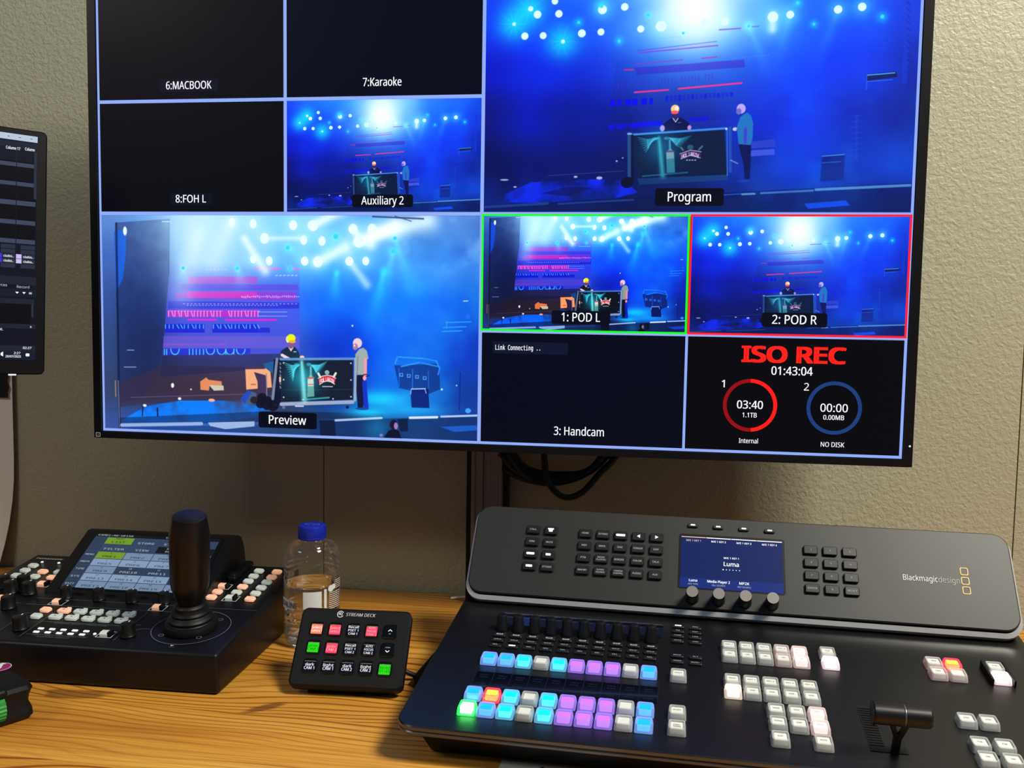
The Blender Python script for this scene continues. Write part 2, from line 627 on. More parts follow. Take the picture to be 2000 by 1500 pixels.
class Pic:
    def __init__(self, rows, mapper):
        g = np.array(rows, np.float32) / 255
        n, m = g.shape[:2]
        ys, xs = np.linspace(0, n - 1.001, PH), np.linspace(0, m - 1.001, PW)
        yi, xi = ys.astype(int), xs.astype(int)
        fy, fx = (ys - yi)[:, None, None], (xs - xi)[None, :, None]
        fy, fx = fy * fy * (3 - 2 * fy), fx * fx * (3 - 2 * fx)
        a = g[yi][:, xi] * (1 - fx) + g[yi][:, xi + 1] * fx
        b = g[yi + 1][:, xi] * (1 - fx) + g[yi + 1][:, xi + 1] * fx
        self.a = (a * (1 - fy) + b * fy).astype(np.float32)
        self.map = mapper
        self.k = PW / 1920

    def P(self, x, y):
        u, v = self.map(x, y)
        return u * PW, v * PH

    def over(self, mask, c, al=1.0):
        c = np.array(c, np.float32) / 255
        k = np.clip(mask, 0, 1)[..., None] * al
        self.a = self.a * (1 - k) + c * k

    def light(self, mask, c, amp=1.0):
        c = np.array(c, np.float32) / 255
        self.a = 1 - (1 - np.clip(self.a, 0, 1)) * (1 - np.clip(np.clip(mask, 0, None)[..., None] * c * amp, 0, 1))

    def glow(self, x, y, r, c, amp=1.0, ry=None):
        X, Y = self.P(x, y)
        r *= self.k
        ry = r if ry is None else ry * self.k
        self.light(np.exp(-(((GX - X) / r) ** 2 + ((GY - Y) / ry) ** 2)), c, amp)

    def disc(self, x, y, rx, c, ry=None, soft=1.0, al=1.0, ang=0.0):
        X, Y = self.P(x, y)
        rx *= self.k
        ry = rx if ry is None else ry * self.k
        dx, dy = GX - X, GY - Y
        ca, sa = math.cos(ang), math.sin(ang)
        d = np.sqrt(((dx * ca + dy * sa) / rx) ** 2 + ((-dx * sa + dy * ca) / ry) ** 2)
        self.over(np.clip((1 - d) * min(rx, ry) / soft + 0.5, 0, 1), c, al)

    def line(self, x0, y0, x1, y1, w, c, al=1.0, soft=1.0, add=False, w1=None, fade=False):
        X0, Y0 = self.P(x0, y0)
        X1, Y1 = self.P(x1, y1)
        w0 = w * self.k / 2
        w1 = w0 if w1 is None else w1 * self.k / 2
        dx, dy = X1 - X0, Y1 - Y0
        L2 = dx * dx + dy * dy + 1e-6
        pad = max(w0, w1) * 3 + 4
        ya, yb = int(max(0, min(Y0, Y1) - pad)), int(min(PH, max(Y0, Y1) + pad))
        xa, xb = int(max(0, min(X0, X1) - pad)), int(min(PW, max(X0, X1) + pad))
        if ya >= yb or xa >= xb:
            return
        gx, gy = GX[ya:yb, xa:xb], GY[ya:yb, xa:xb]
        t = np.clip(((gx - X0) * dx + (gy - Y0) * dy) / L2, 0, 1)
        d = np.hypot(gx - X0 - t * dx, gy - Y0 - t * dy)
        ww = w0 + (w1 - w0) * t
        if add:
            m = np.exp(-(d / np.maximum(ww, 0.3)) ** 2)
        else:
            m = np.clip((ww - d) / soft + 0.5, 0, 1)
        if fade:
            m = m * (1 - t)
        full = np.zeros((PH, PW), np.float32)
        full[ya:yb, xa:xb] = m
        (self.light if add else self.over)(full, c, al)

    def poly(self, pts, c, al=1.0, tex=None):
        Q = [self.P(*p) for p in pts]
        xs, ys = [q[0] for q in Q], [q[1] for q in Q]
        ya, yb = int(max(0, min(ys) - 1)), int(min(PH, max(ys) + 2))
        xa, xb = int(max(0, min(xs) - 1)), int(min(PW, max(xs) + 2))
        if ya >= yb or xa >= xb:
            return
        acc = np.zeros((yb - ya, xb - xa), np.float32)
        for ox in (-0.25, 0.25):
            for oy in (-0.25, 0.25):
                gx, gy = GX[ya:yb, xa:xb] + ox, GY[ya:yb, xa:xb] + oy
                ins = np.zeros(acc.shape, bool)
                for i in range(len(Q)):
                    (x0, y0), (x1, y1) = Q[i], Q[(i + 1) % len(Q)]
                    if y0 == y1:
                        continue
                    ins ^= ((y0 > gy) != (y1 > gy)) & (gx < (x1 - x0) * (gy - y0) / (y1 - y0) + x0)
                acc += ins
        full = np.zeros((PH, PW), np.float32)
        full[ya:yb, xa:xb] = acc / 4
        if tex is not None:
            full *= tex
        self.over(full, c, al)

    def word(self, s, x, y, h, w, c, lw, slope=0.0):
        F = {'P': [(0, 0, 0, 1), (0, 1, .7, 1), (.7, 1, .7, .5), (.7, .5, 0, .5)], 'O': [(0, .1, 0, .9), (0, .9, .7, .9), (.7, .9, .7, .1), (.7, .1, 0, .1)],
             'L': [(0, 0, 0, 1), (0, 0, .6, 0)], 'I': [(.35, 0, .35, 1)], 'A': [(0, 0, .35, 1), (.35, 1, .7, 0), (.15, .35, .55, .35)],
             'K': [(0, 0, 0, 1), (0, .45, .65, 1), (.2, .6, .7, 0)], 'V': [(0, 1, .35, 0), (.35, 0, .7, 1)]}
        st = w / len(s)
        for i, ch in enumerate(s):
            for a, b, e, f in F.get(ch, []):
                px, qx = x + (i + a) * st, x + (i + e) * st
                arc = 0.10 * h * ((i - len(s) / 2 + .5) ** 2) / 2
                self.line(px, y - b * h + arc + slope * (px - x), qx, y - f * h + arc + slope * (qx - x), lw, c, soft=0.8)

    def image(self, name):
        a = np.clip(self.a, 0, 1)
        for ax in (0, 1):
            a = (np.roll(a, 1, ax) + 2 * a + np.roll(a, -1, ax)) / 4
        im = bpy.data.images.new(name, PW, PH)
        out = np.ones((PH, PW, 4), np.float32)
        out[..., :3] = a[::-1]
        im.pixels.foreach_set(out.ravel())
        im.update()
        im.pack()
        return im


def stage_near():
    """blue hazy stage seen square on: the programme camera"""
    rows = [[(20, 70, 235), (20, 90, 255), (20, 110, 255), (50, 140, 255), (120, 190, 255), (90, 170, 255), (30, 110, 255), (20, 90, 255), (10, 60, 220)],
            [(10, 50, 235), (12, 60, 255), (15, 70, 255), (25, 90, 255), (70, 150, 255), (50, 125, 255), (18, 85, 255), (12, 72, 250), (8, 45, 205)],
            [(5, 25, 200), (5, 42, 245), (5, 38, 225), (8, 38, 205), (15, 52, 228), (12, 52, 238), (8, 56, 250), (8, 50, 230), (5, 32, 165)],
            [(4, 15, 130), (4, 25, 190), (4, 22, 160), (8, 24, 135), (10, 32, 165), (10, 40, 215), (8, 50, 230), (6, 36, 175), (4, 26, 130)],
            [(3, 12, 85), (3, 16, 110), (3, 18, 110), (5, 22, 100), (7, 32, 115), (8, 46, 170), (6, 54, 210), (6, 50, 185), (6, 58, 195)],
            [(3, 12, 70), (4, 18, 82), (4, 22, 88), (5, 26, 88), (5, 28, 88), (6, 33, 108), (6, 38, 130), (5, 33, 130), (4, 28, 110)]]

    def mp(x, y):
        xl, xr = 37 - y * 0.004, 1959 - y * 0.044
        yt = -108 - (x - 37) * 0.031
        return (x - xl) / (xr - xl), (y - yt) / (935 - yt)
    p = Pic(rows, mp)
    fog = fbm(3, 5)
    p.light(np.clip(fog - 0.42, 0, 1) * 1.6, (10, 70, 255), 0.55)
    p.over(np.clip(0.46 - fog, 0, 1) * 2.4 * (GY / PH), (2, 10, 70), 0.6)
    # lamps
    for a in range(18):
        t = math.pi * (0.12 + 0.76 * a / 17)
        p.line(985, -10, 985 + 640 * math.cos(t), -10 + 620 * math.sin(t), 30, (60, 170, 255), 0.20, add=True, w1=120, fade=True)
    p.glow(985, -10, 330, (90, 190, 255), 0.75)
    p.glow(985, 0, 175, (225, 250, 255), 1.0)
    p.glow(1000, 60, 110, (210, 245, 255), 0.7)
    for x, y in ((240, 30), (165, 95), (390, 172)):
        p.glow(x, y, 75, (0, 190, 255), 0.9)
        for a in range(10):
            p.line(x, y, x + 95 * math.cos(a * .63), y + 95 * math.sin(a * .63), 5, (40, 220, 255), 0.3, add=True, fade=True)
    for x, y, r in ((1330, 70, 75), (1405, 55, 45), (838, 105, 60), (1120, 85, 45), (1610, 33, 45), (1712, 22, 45), (573, 30, 50), (1225, 105, 28)):
        p.glow(x, y, r, (60, 190, 255), 0.6)
    p.line(1330, 60, 1328, 118, 40, (190, 230, 255), 0.8, add=True)
    p.line(1405, 55, 1330, 330, 20, (60, 150, 255), 0.3, add=True, w1=90, fade=True)
    p.line(1612, 33, 1500, 330, 20, (60, 150, 255), 0.25, add=True, w1=90, fade=True)
    p.line(1225, 105, 1330, 360, 14, (40, 170, 255), 0.35, add=True, w1=80, fade=True)
    for x, y, r in ((217, 148, 17), (302, 146, 16), (275, 53, 18), (374, 50, 17), (480, 136, 18), (567, 130, 16), (674, 20, 17), (747, 117, 16), (838, 105, 24), (573, 32, 20),
                    (355, -5, 15), (1120, 85, 17), (1030, 90, 15), (1330, 65, 23), (1405, 55, 17), (1610, 33, 18), (1712, 22, 18), (243, 28, 12), (394, 172, 9), (167, 95, 8)):
        p.disc(x, y, r, (215, 245, 255), soft=2.2)
    for x, y, r in ((650, 170, 7), (465, 88, 7), (780, 55, 7), (937, 135, 6), (1225, 105, 6), (1507, 97, 6), (1797, 65, 8), (568, 15, 10), (1437, 4, 7)):
        p.glow(x, y, r * 3, (0, 170, 255), 0.7)
        p.disc(x, y, r, (40, 220, 250), soft=2)
    p.line(820, 160, 930, 150, 3, (90, 190, 255), 0.4)
    # led wall far behind
    p.poly([(640, 250), (1330, 190), (1200, 510), (600, 568)], (8, 22, 130), 0.35, tex=np.clip((GY / PH - .33) * 3.5, 0, 1) * np.clip((.66 - GX / PW) * 6, 0, 1))
    p.poly([(720, 288), (1205, 252), (1212, 286), (730, 320)], (60, 20, 190), 0.45)
    for x0, y0, x1, y1, w, c, al in ((740, 222, 1090, 190, 5, (150, 40, 200), .7), (735, 213, 1085, 172, 4, (110, 40, 210), .5), (720, 273, 935, 253, 4, (170, 40, 190), .75), (1020, 247, 1085, 240, 5, (190, 40, 170), .75),
                                     (675, 298, 716, 296, 6, (235, 40, 90), .8), (722, 397, 872, 386, 8, (240, 45, 150), .95), (918, 381, 1196, 356, 8, (245, 50, 140), .95), (1097, 121, 1190, 115, 6, (130, 60, 225), .7), (1240, 108, 1268, 106, 5, (120, 60, 230), .6)):
        p.line(x0, y0, x1, y1, w, c, al)
    for i in range(26):
        p.line(1060 + i * 10, 256 - i * .8, 1064 + i * 10, 252 - i * .9, 4, (60, 140, 255), 0.5)
    for i in range(30):
        if i % 7 != 5:
            p.line(632 + i * 15, 385 - i * 1.6, 632 + i * 15, 362 - i * 1.6, 5, (70, 40, 200), 0.45)
    for x0, x1 in ((612, 634), (645, 662), (680, 706), (710, 735), (752, 776), (788, 804)):
        p.poly([(x0, 432 - (x0 - 612) * .05), (x1, 431 - (x1 - 612) * .05), (x1, 460 - (x1 - 612) * .06), (x0, 461 - (x0 - 612) * .06)], (5, 5, 240), 0.95)
    for i in range(16):
        x0 = 860 + i * 19
        p.poly([(x0, 412 - i), (x0 + 13, 411 - i), (x0 + 13, 438 - i * 1.6), (x0, 440 - i * 1.6)], (5, 10, 225), 0.35 + 0.3 * (i % 3 == 0))
    p.poly([(606, 543), (845, 522), (848, 545), (604, 564)], (6, 10, 245), 0.85, tex=np.clip(fbm(9, 120, 1) * 2.2, 0.3, 1))
    p.poly([(968, 512), (1054, 505), (1054, 521), (968, 528)], (6, 10, 235), 0.7)
    # disc jockey behind the booth
    p.poly([(842, 560), (850, 540), (872, 520), (892, 510), (922, 508), (948, 520), (966, 536), (976, 556), (960, 570), (850, 576)], (6, 12, 72))
    p.disc(904, 502, 15, (36, 34, 110), ry=18)
    p.disc(903, 471, 19, (250, 195, 130), ry=19)
    p.disc(910, 468, 9, (255, 235, 210), ry=9)
    p.disc(902, 486, 17, (245, 85, 90), ry=8)
    p.line(894, 513, 906, 529, 4, (190, 190, 225))
    p.line(917, 513, 906, 529, 4, (190, 190, 225))
    p.disc(847, 557, 11, (165, 150, 225), ry=14)
    p.disc(967, 554, 9, (190, 135, 200), ry=11)
    p.line(918, 533, 930, 530, 3, (40, 130, 170))
    # stage boxes and the second man
    p.poly([(1235, 617), (1340, 606), (1346, 640), (1236, 648)], (45, 65, 200), 0.8)
    p.poly([(1235, 656), (1340, 650), (1340, 675), (1236, 683)], (70, 92, 225), 0.8)
    p.poly([(1182, 620), (1238, 622), (1237, 700), (1233, 785), (1211, 785), (1205, 715), (1196, 680)], (7, 16, 84))
    p.poly([(1190, 508), (1206, 494), (1222, 487), (1238, 502), (1247, 535), (1244, 605), (1236, 632), (1184, 628), (1178, 580), (1176, 550)], (28, 112, 190))
    p.line(1214, 560, 1212, 620, 14, (60, 62, 200))
    p.disc(1168, 561, 11, (205, 190, 240), ry=8)
    p.line(1178, 563, 1190, 560, 10, (28, 105, 185))
    p.disc(1194, 470, 20, (185, 160, 235), ry=22)
    p.disc(1184, 482, 12, (110, 100, 200), ry=14)
    p.disc(1207, 793, 30, (16, 60, 165), ry=6, al=.8)
    # booth
    p.poly([(712, 590), (1122, 565), (1134, 765), (735, 782)], (5, 24, 62))
    p.poly([(735, 782), (1134, 765), (1140, 790), (745, 810)], (20, 70, 120), 0.6)
    p.line(718, 585, 1130, 557, 9, (60, 135, 220))
    p.line(698, 580, 700, 795, 15, (30, 72, 130))
    p.line(714, 590, 716, 800, 10, (6, 16, 40))
    p.line(1146, 555, 1148, 750, 13, (30, 75, 180))
    p.line(1133, 558, 1135, 768, 5, (50, 110, 210))
    p.disc(1130, 560, 5, (190, 220, 255))
    p.line(693, 582, 708, 582, 8, (120, 170, 230))
    for i in range(8):
        a = i / 7
        for (x0, y0, x1, y1) in ((828 - 30 * a, 600 + 16 * a, 735 + 36 * a, 598 + 68 * a), (878 + 14 * a, 600 + 12 * a, 976 - 50 * a, 590 + 52 * a)):
            xm, ym = (x0 + x1) / 2, (y0 + y1) / 2 + 9 - 4 * a
            p.line(x0, y0, xm, ym, 5, (60, 190, 225), 0.55)
            p.line(xm, ym, x1, y1, 5, (60, 190, 225), 0.55, w1=2)
    p.disc(815, 604, 13, (60, 180, 220), ry=7, al=.5)
    p.disc(866, 602, 12, (60, 180, 220), ry=7, al=.5)
    p.glow(842, 640, 80, (20, 120, 160), 0.5)
    p.line(832, 600, 850, 768, 16, (60, 200, 215), 0.6, add=True, w1=26)
    p.poly([(864, 668), (876, 650), (890, 650), (900, 668), (905, 755), (868, 758)], (70, 165, 185), 0.65)
    p.line(880, 612, 882, 652, 9, (80, 170, 195), 0.75)
    p.poly([(866, 662), (899, 660), (900, 692), (867, 694)], (150, 175, 190), 0.6)
    p.line(866, 662, 899, 660, 6, (110, 60, 110))
    p.line(760, 772, 960, 755, 6, (40, 130, 180), 0.6)
    p.poly([(925, 672), (948, 660), (975, 655), (1000, 656), (1020, 662), (1017, 690), (996, 680), (972, 678), (948, 684), (930, 694)], (60, 30, 95))
    for a, b in (((925, 672), (972, 655)), ((972, 655), (1020, 662)), ((930, 694), (972, 678)), ((972, 678), (1017, 690))):
        p.line(*a, *b, 3, (200, 180, 220))
    p.word('POLIAKOV', 934, 683, 17, 78, (230, 215, 240), 2.4, -0.06)
    p.disc(972, 642, 14, (50, 120, 140), ry=12, al=.6)
    p.line(1010, 652, 1024, 638, 8, (90, 140, 160), .7)
    p.line(940, 655, 930, 643, 8, (90, 140, 160), .7)
    for i in range(4):
        p.line(955 + i * 12, 700, 960 + i * 12, 699, 4, (190, 200, 220))
    # side gear
    p.line(1908, 0, 1890, 350, 22, (8, 55, 215), 0.55)
    for i in range(12):
        p.line(1900, i * 28, 1914, i * 28 + 16, 3, (4, 25, 110), 0.7)
    p.poly([(1730, 318), (1856, 306), (1862, 330), (1732, 348)], (6, 22, 70), 0.8)
    p.line(1735, 322, 1850, 312, 4, (90, 190, 250))
    p.line(1735, 350, 1840, 342, 3, (60, 140, 240), .7)
    p.line(1733, 320, 1731, 385, 4, (40, 110, 230), .7)
    for y0 in range(500, 700, 25):
        p.line(1660, y0 + 5, 1712, y0, 4, (15, 70, 215), 0.45)
    p.line(1690, 500, 1690, 690, 8, (20, 65, 200), 0.6)
    p.line(1515, 470, 1530, 600, 4, (10, 50, 190), 0.5)
    p.poly([(1545, 678), (1640, 670), (1636, 790), (1535, 795)], (6, 22, 105), 0.7)
    p.line(1545, 682, 1638, 674, 4, (60, 150, 240))
    p.line(1545, 712, 1625, 706, 3, (50, 130, 240), .7)
    # floor
    wav = np.clip(fbm(21, 26, 3) * 2.4 - 0.6, 0, 1)
    p.poly([(55, 890), (250, 800), (560, 785), (680, 790), (738, 845), (640, 872), (300, 892)], (10, 40, 240), 0.9, tex=wav)
    p.poly([(300, 850), (420, 820), (540, 825), (420, 862)], (3, 12, 80), 0.6)
    p.line(330, 770, 680, 748, 2, (70, 90, 150), .8)
    p.line(330, 770, 200, 870, 2, (20, 50, 130), .5)
    p.poly([(36, 905), (720, 868), (1940, 800), (1940, 960), (36, 960)], (3, 18, 78), 0.55)
    p.line(40, 912, 330, 895, 12, (35, 80, 160), .6)
    p.line(380, 897, 720, 878, 8, (35, 80, 165), .6)
    p.line(1080, 858, 1250, 848, 4, (30, 100, 235), .9)
    p.line(1200, 853, 1255, 851, 8, (90, 150, 205), .9)
    p.line(1282, 848, 1505, 836, 9, (60, 120, 195), .85)
    p.line(1518, 832, 1915, 812, 12, (80, 140, 205), .9)
    p.poly([(1468, 895), (1645, 880), (1662, 903), (1485, 918)], (12, 65, 245), 0.85)
    for x, y, w, h in ((128, 789, 20, 4), (178, 821, 8, 4), (457, 775, 9, 5), (565, 780, 14, 7), (643, 704, 5, 4), (670, 690, 4, 3)):
        p.disc(x, y, w, (190, 200, 225), ry=h, al=.85)
    p.disc(690, 800, 28, (4, 10, 45), ry=26)
    p.line(1150, 700, 1180, 715, 6, (120, 160, 230), .7)
    p.light(np.clip(fbm(5, 7) - 0.45, 0, 1) * 2 * np.exp(-(((GX / PW - .82) / .22) ** 2 + ((GY / PH - .72) / .25) ** 2)), (10, 110, 255), 0.9)
    p.a += (np.random.RandomState(4).rand(PH, PW, 1).astype(np.float32) - .5) * 0.02
    return p


def stage_wide():
    """the same stage from the other pod: curtain, led wall and smoke"""
    rows = [[(85, 130, 205), (85, 140, 220), (125, 185, 255), (120, 190, 255), (95, 175, 250), (75, 155, 245), (75, 145, 240), (95, 155, 235), (80, 130, 210)],
            [(60, 100, 180), (50, 80, 160), (120, 185, 250), (110, 180, 250), (80, 160, 250), (45, 140, 250), (45, 130, 250), (55, 140, 245), (50, 120, 225)],
            [(50, 80, 150), (32, 52, 118), (60, 85, 220), (75, 95, 228), (45, 105, 238), (10, 92, 242), (12, 104, 252), (10, 92, 242), (10, 80, 215)],
            [(45, 70, 125), (28, 42, 88), (70, 75, 185), (80, 82, 195), (55, 85, 195), (8, 58, 205), (6, 82, 235), (6, 72, 215), (8, 60, 190)],
            [(50, 65, 105), (42, 44, 70), (55, 50, 68), (66, 60, 80), (40, 50, 80), (16, 60, 150), (8, 92, 220), (8, 80, 195), (12, 60, 150)],
            [(55, 80, 150), (40, 90, 190), (40, 100, 200), (40, 90, 180), (40, 75, 130), (28, 70, 120), (14, 50, 100), (20, 60, 120), (40, 80, 150)]]

    def mp(x, y):
        xl, xr = 46 + (y - 30) * 0.0165, 1976 - (y - 30) * 0.015
        yt, yb = 28 + (x - 50) * 0.0065, 1115 + (x - 50) * 0.027
        return (x - xl) / (xr - xl), (y - yt) / (yb - yt)
    p = Pic(rows, mp)
    fog = fbm(8, 6)
    right = np.clip(GX / PW * 2 - .7, 0, 1)
    p.light(np.clip(fog - .45, 0, 1) * 2 * right, (30, 150, 255), .6)
    p.over(np.clip(.47 - fog, 0, 1) * 3 * right, (3, 30, 150), .55)
    # led wall
    p.poly([(405, 250), (1082, 250), (1082, 727), (372, 736), (385, 560)], (72, 76, 222), .6, tex=np.clip((GY / PH - .21) * 7, 0, 1))
    for q, c, al in (([(505, 338), (866, 338), (866, 374), (505, 374)], (195, 40, 190), .6), ([(852, 292), (982, 292), (982, 308), (852, 306)], (215, 80, 190), .6), ([(1020, 294), (1080, 294), (1080, 306), (1020, 306)], (215, 70, 180), .6),
                     ([(440, 425), (500, 412), (1064, 415), (1064, 462), (440, 446)], (190, 25, 200), .55), ([(500, 414), (862, 414), (862, 446), (500, 446)], (235, 40, 180), .6), ([(470, 374), (1075, 380), (1075, 408), (470, 404)], (90, 50, 215), .6),
                     ([(400, 462), (1080, 470), (1080, 500), (400, 500)], (40, 40, 205), .75), ([(398, 508), (872, 508), (872, 543), (398, 543)], (205, 30, 190), .8), ([(382, 578), (592, 578), (592, 622), (382, 622)], (18, 24, 205), .8), ([(632, 578), (868, 578), (868, 622), (632, 622)], (18, 24, 205), .8),
                     ([(868, 596), (930, 596), (930, 622), (868, 622)], (25, 25, 200), .7), ([(372, 640), (1080, 640), (1080, 700), (372, 700)], (112, 92, 205), .55), ([(375, 705), (830, 702), (830, 730), (375, 738)], (25, 40, 205), .7)):
        p.poly(q, c, al)
    p.line(505, 556, 652, 556, 8, (255, 20, 205))
    p.line(702, 557, 962, 557, 8, (255, 15, 200))
    p.line(380, 683, 700, 680, 8, (150, 80, 200), .6)
    rs = random.Random(5)
    for i in range(30):
        p.line(480 + i * 20, 476, 488 + i * 20, 476, 3, (225, 215, 255), .8)
        p.line(500 + i * 16, 484, 506 + i * 16, 484, 3, (225, 215, 255), .7)
        p.line(785 + i * 10, 440 + rs.uniform(-6, 0), 788 + i * 10, 440 + rs.uniform(0, 6), 4, (235, 220, 245), .8)
        p.line(870 + i * 5, 517, 872 + i * 5, 517, 3, (230, 220, 250), .7)
        p.line(870 + i * 5, 538, 872 + i * 5, 538, 3, (230, 220, 250), .7)
    for x in list(range(402, 690, 17)) + list(range(716, 870, 17)):
        sl = rs.choice((0, 0, 0, 9))
        p.line(x, 512, x + sl, 540, 4, (245, 190, 240), .85)
        p.line(x, 512, x + 10, 512, 3, (245, 190, 240), .5)
    for x in list(range(386, 590, 20)) + list(range(638, 868, 19)):
        sl = rs.choice((0, 0, 10))
        p.line(x, 582, x + sl, 600, 5, (60, 200, 255), .9)
    for x in (380, 392, 512, 530, 548, 566, 586, 702, 744):
        p.line(x, 707, x, 735, 5, (70, 210, 255), .95)
    for cx in (436, 622, 680, 780, 724):
        for i in range(8):
            a0, a1 = math.pi * i / 8, math.pi * (i + 1) / 8
            p.line(cx + 22 * math.cos(a0), 706 + 28 * math.sin(a0), cx + 22 * math.cos(a1), 706 + 28 * math.sin(a1), 5, (70, 210, 255), .95)
    for i in range(6):
        p.line(600 + i * 20, 306, 610 + i * 20, 300, 3, (200, 220, 255), .6)
        p.line(960 + i * 20, 334, 970 + i * 20, 332, 4, (225, 235, 255), .7)
    # curtain and truss on the left
    p.poly([(118, 66), (408, 48), (406, 330), (385, 560), (368, 740), (335, 860), (250, 965), (140, 985), (122, 420)], (24, 40, 96), .72, tex=.75 + .5 * (fbm(12, 40, 2) - .4))
    p.poly([(112, 110), (178, 96), (176, 220), (160, 345), (122, 420)], (20, 92, 225), .85)
    p.disc(171, 108, 10, (235, 245, 255), ry=22, soft=2)
    p.line(124, 70, 140, 1110, 12, (14, 24, 58), .75)
    p.line(134, 870, 140, 1110, 6, (120, 130, 160), .7)
    p.line(118, 870, 120, 950, 6, (240, 170, 110), .55)
    p.line(408, 48, 405, 330, 3, (20, 35, 100), .7)
    p.line(370, 62, 410, 62, 5, (200, 220, 245), .8)
    # haze and lamps
    p.glow(560, 80, 270, (160, 215, 255), .75)
    p.glow(1050, 110, 420, (90, 180, 255), .55, ry=190)
    p.glow(1500, 130, 340, (70, 160, 245), .55, ry=150)
    p.light(np.clip(fbm(31, 14) - .5, 0, 1) * 3 * np.exp(-(((GX / PW - .93) / .12) ** 2 + ((GY / PH - .1) / .12) ** 2)), (190, 225, 255), .8)
    for x0, y0, x1, y1, w, w1, al in ((1150, 85, 1290, 10, 40, 70, .9), (800, 150, 905, 310, 40, 50, .75), (903, 148, 1110, 148, 26, 26, .55), (1170, 268, 1310, 196, 50, 80, .9), (1380, 168, 1560, 88, 50, 90, .95),
                                      (1470, 130, 1720, 62, 60, 110, .85), (1333, 263, 1420, 380, 34, 44, .6), (1352, 103, 1400, 165, 36, 40, .8), (1447, 103, 1440, 180, 34, 60, .8), (560, 130, 470, 420, 90, 150, .35), (735, 70, 640, 260, 60, 120, .35)):
        p.line(x0, y0, x1, y1, w, (205, 240, 255), al, add=True, w1=w1)
    for x, y, x1, y1 in ((1265, 140, 1150, 330), (1022, 195, 1130, 250), (1552, 215, 1480, 520), (1505, 315, 1430, 640), (762, 298, 800, 420), (480, 295, 470, 380), (1560, 150, 1680, 520), (1270, 320, 1250, 520)):
        p.line(x, y, x1, y1, 16, (20, 190, 255), .55, add=True, w1=120, fade=True)
    for x, y, r, ry in ((735, 68, 16, 22), (845, 75, 17, 23), (1050, 83, 20, 24), (1150, 85, 26, 26), (903, 148, 22, 26), (1103, 157, 17, 23), (1196, 162, 18, 23), (845, 252, 16, 20), (927, 260, 17, 22), (1108, 262, 19, 22),
                        (1175, 265, 24, 26), (1333, 263, 20, 22), (1415, 262, 17, 21), (1352, 103, 22, 24), (1447, 103, 22, 24), (1380, 166, 26, 28)):
        p.glow(x, y, r * 2.4, (120, 200, 255), .5)
        p.disc(x, y, r, (228, 248, 255), ry=ry, soft=2.2)
    for x, y, r in ((1265, 140, 12), (1022, 195, 10), (1552, 215, 10), (1505, 315, 9), (762, 298, 8), (480, 295, 8), (1033, 300, 8), (1270, 320, 7), (1560, 150, 9)):
        p.glow(x, y, r * 2.4, (0, 190, 255), .7)
        p.disc(x, y, r, (50, 215, 255), soft=2)
    p.line(1450, 42, 1700, 54, 8, (40, 60, 110), .8)
    p.line(1560, 40, 1640, 66, 4, (40, 60, 110), .8)
    # floor
    p.poly([(140, 880), (370, 790), (960, 800), (960, 960), (300, 985), (140, 1005)], (58, 42, 62), .6)
    p.poly([(372, 738), (985, 728), (975, 800), (360, 850)], (34, 36, 78), .6)
    p.line(200, 955, 800, 935, 3, (120, 90, 140), .8)
    wav = np.clip(fbm(22, 28, 3) * 2.4 - .55, 0, 1)
    p.poly([(150, 1075), (280, 1000), (460, 970), (700, 968), (900, 1000), (960, 1040), (700, 1075), (150, 1092)], (10, 125, 255), .95, tex=wav)
    p.poly([(140, 1060), (960, 1020), (1500, 1030), (1500, 1050), (800, 1080), (140, 1100)], (12, 18, 40), .45)
    p.glow(1480, 955, 150, (15, 180, 255), .9, ry=40)
    p.glow(1420, 1025, 110, (15, 190, 255), .8, ry=26)
    p.glow(1640, 1010, 160, (10, 130, 255), .6, ry=26)
    # litter, boxes
    p.poly([(803, 800), (880, 792), (930, 800), (940, 900), (808, 912)], (240, 168, 122))
    p.line(835, 885, 855, 885, 8, (180, 115, 85))
    p.poly([(800, 790), (905, 786), (905, 806), (803, 808)], (60, 50, 90))
    p.poly([(848, 822), (908, 838), (915, 935), (868, 930), (866, 870)], (62, 48, 85))
    p.line(912, 830, 914, 960, 5, (120, 125, 160))
    p.poly([(895, 780), (950, 765), (945, 830), (905, 800)], (30, 90, 150))
    p.poly([(568, 872), (600, 850), (612, 862), (680, 870), (682, 892), (618, 890), (614, 918), (570, 914)], (222, 135, 90))
    p.poly([(615, 890), (690, 892), (692, 916), (640, 918)], (200, 195, 175))
    for x, y, w, h, c in ((423, 892, 8, 12, (240, 245, 250)), (460, 960, 9, 7, (240, 240, 240)), (628, 967, 17, 8, (245, 170, 140)), (275, 996, 10, 7, (235, 235, 235)), (520, 912, 5, 4, (220, 220, 230)), (1348, 586, 5, 5, (190, 220, 255))):
        p.disc(x, y, w, c, ry=h)
    p.line(165, 799, 228, 799, 4, (180, 190, 220), .8)
    p.line(182, 712, 218, 712, 4, (180, 190, 220), .8)
    p.line(265, 1000, 262, 1050, 5, (20, 20, 40))
    p.line(342, 1010, 344, 1050, 7, (20, 25, 60))
    p.poly([(775, 962), (815, 915), (862, 930), (850, 985), (790, 988)], (70, 90, 130))
    p.poly([(775, 962), (815, 915), (835, 922), (800, 985)], (36, 70, 185))
    p.disc(848, 965, 20, (35, 35, 50), ry=18)
    for x, y, r in ((890, 955, 26), (915, 980, 34), (945, 990, 30), (880, 985, 22)):
        p.disc(x, y, r, (10, 13, 34), al=.9)
    p.line(930, 940, 960, 990, 3, (60, 80, 130))
    # men
    p.poly([(982, 742), (986, 715), (1012, 697), (1034, 690), (1060, 695), (1078, 722), (1084, 752), (1000, 756)], (24, 38, 64))
    p.line(992, 735, 1028, 755, 15, (240, 205, 215))
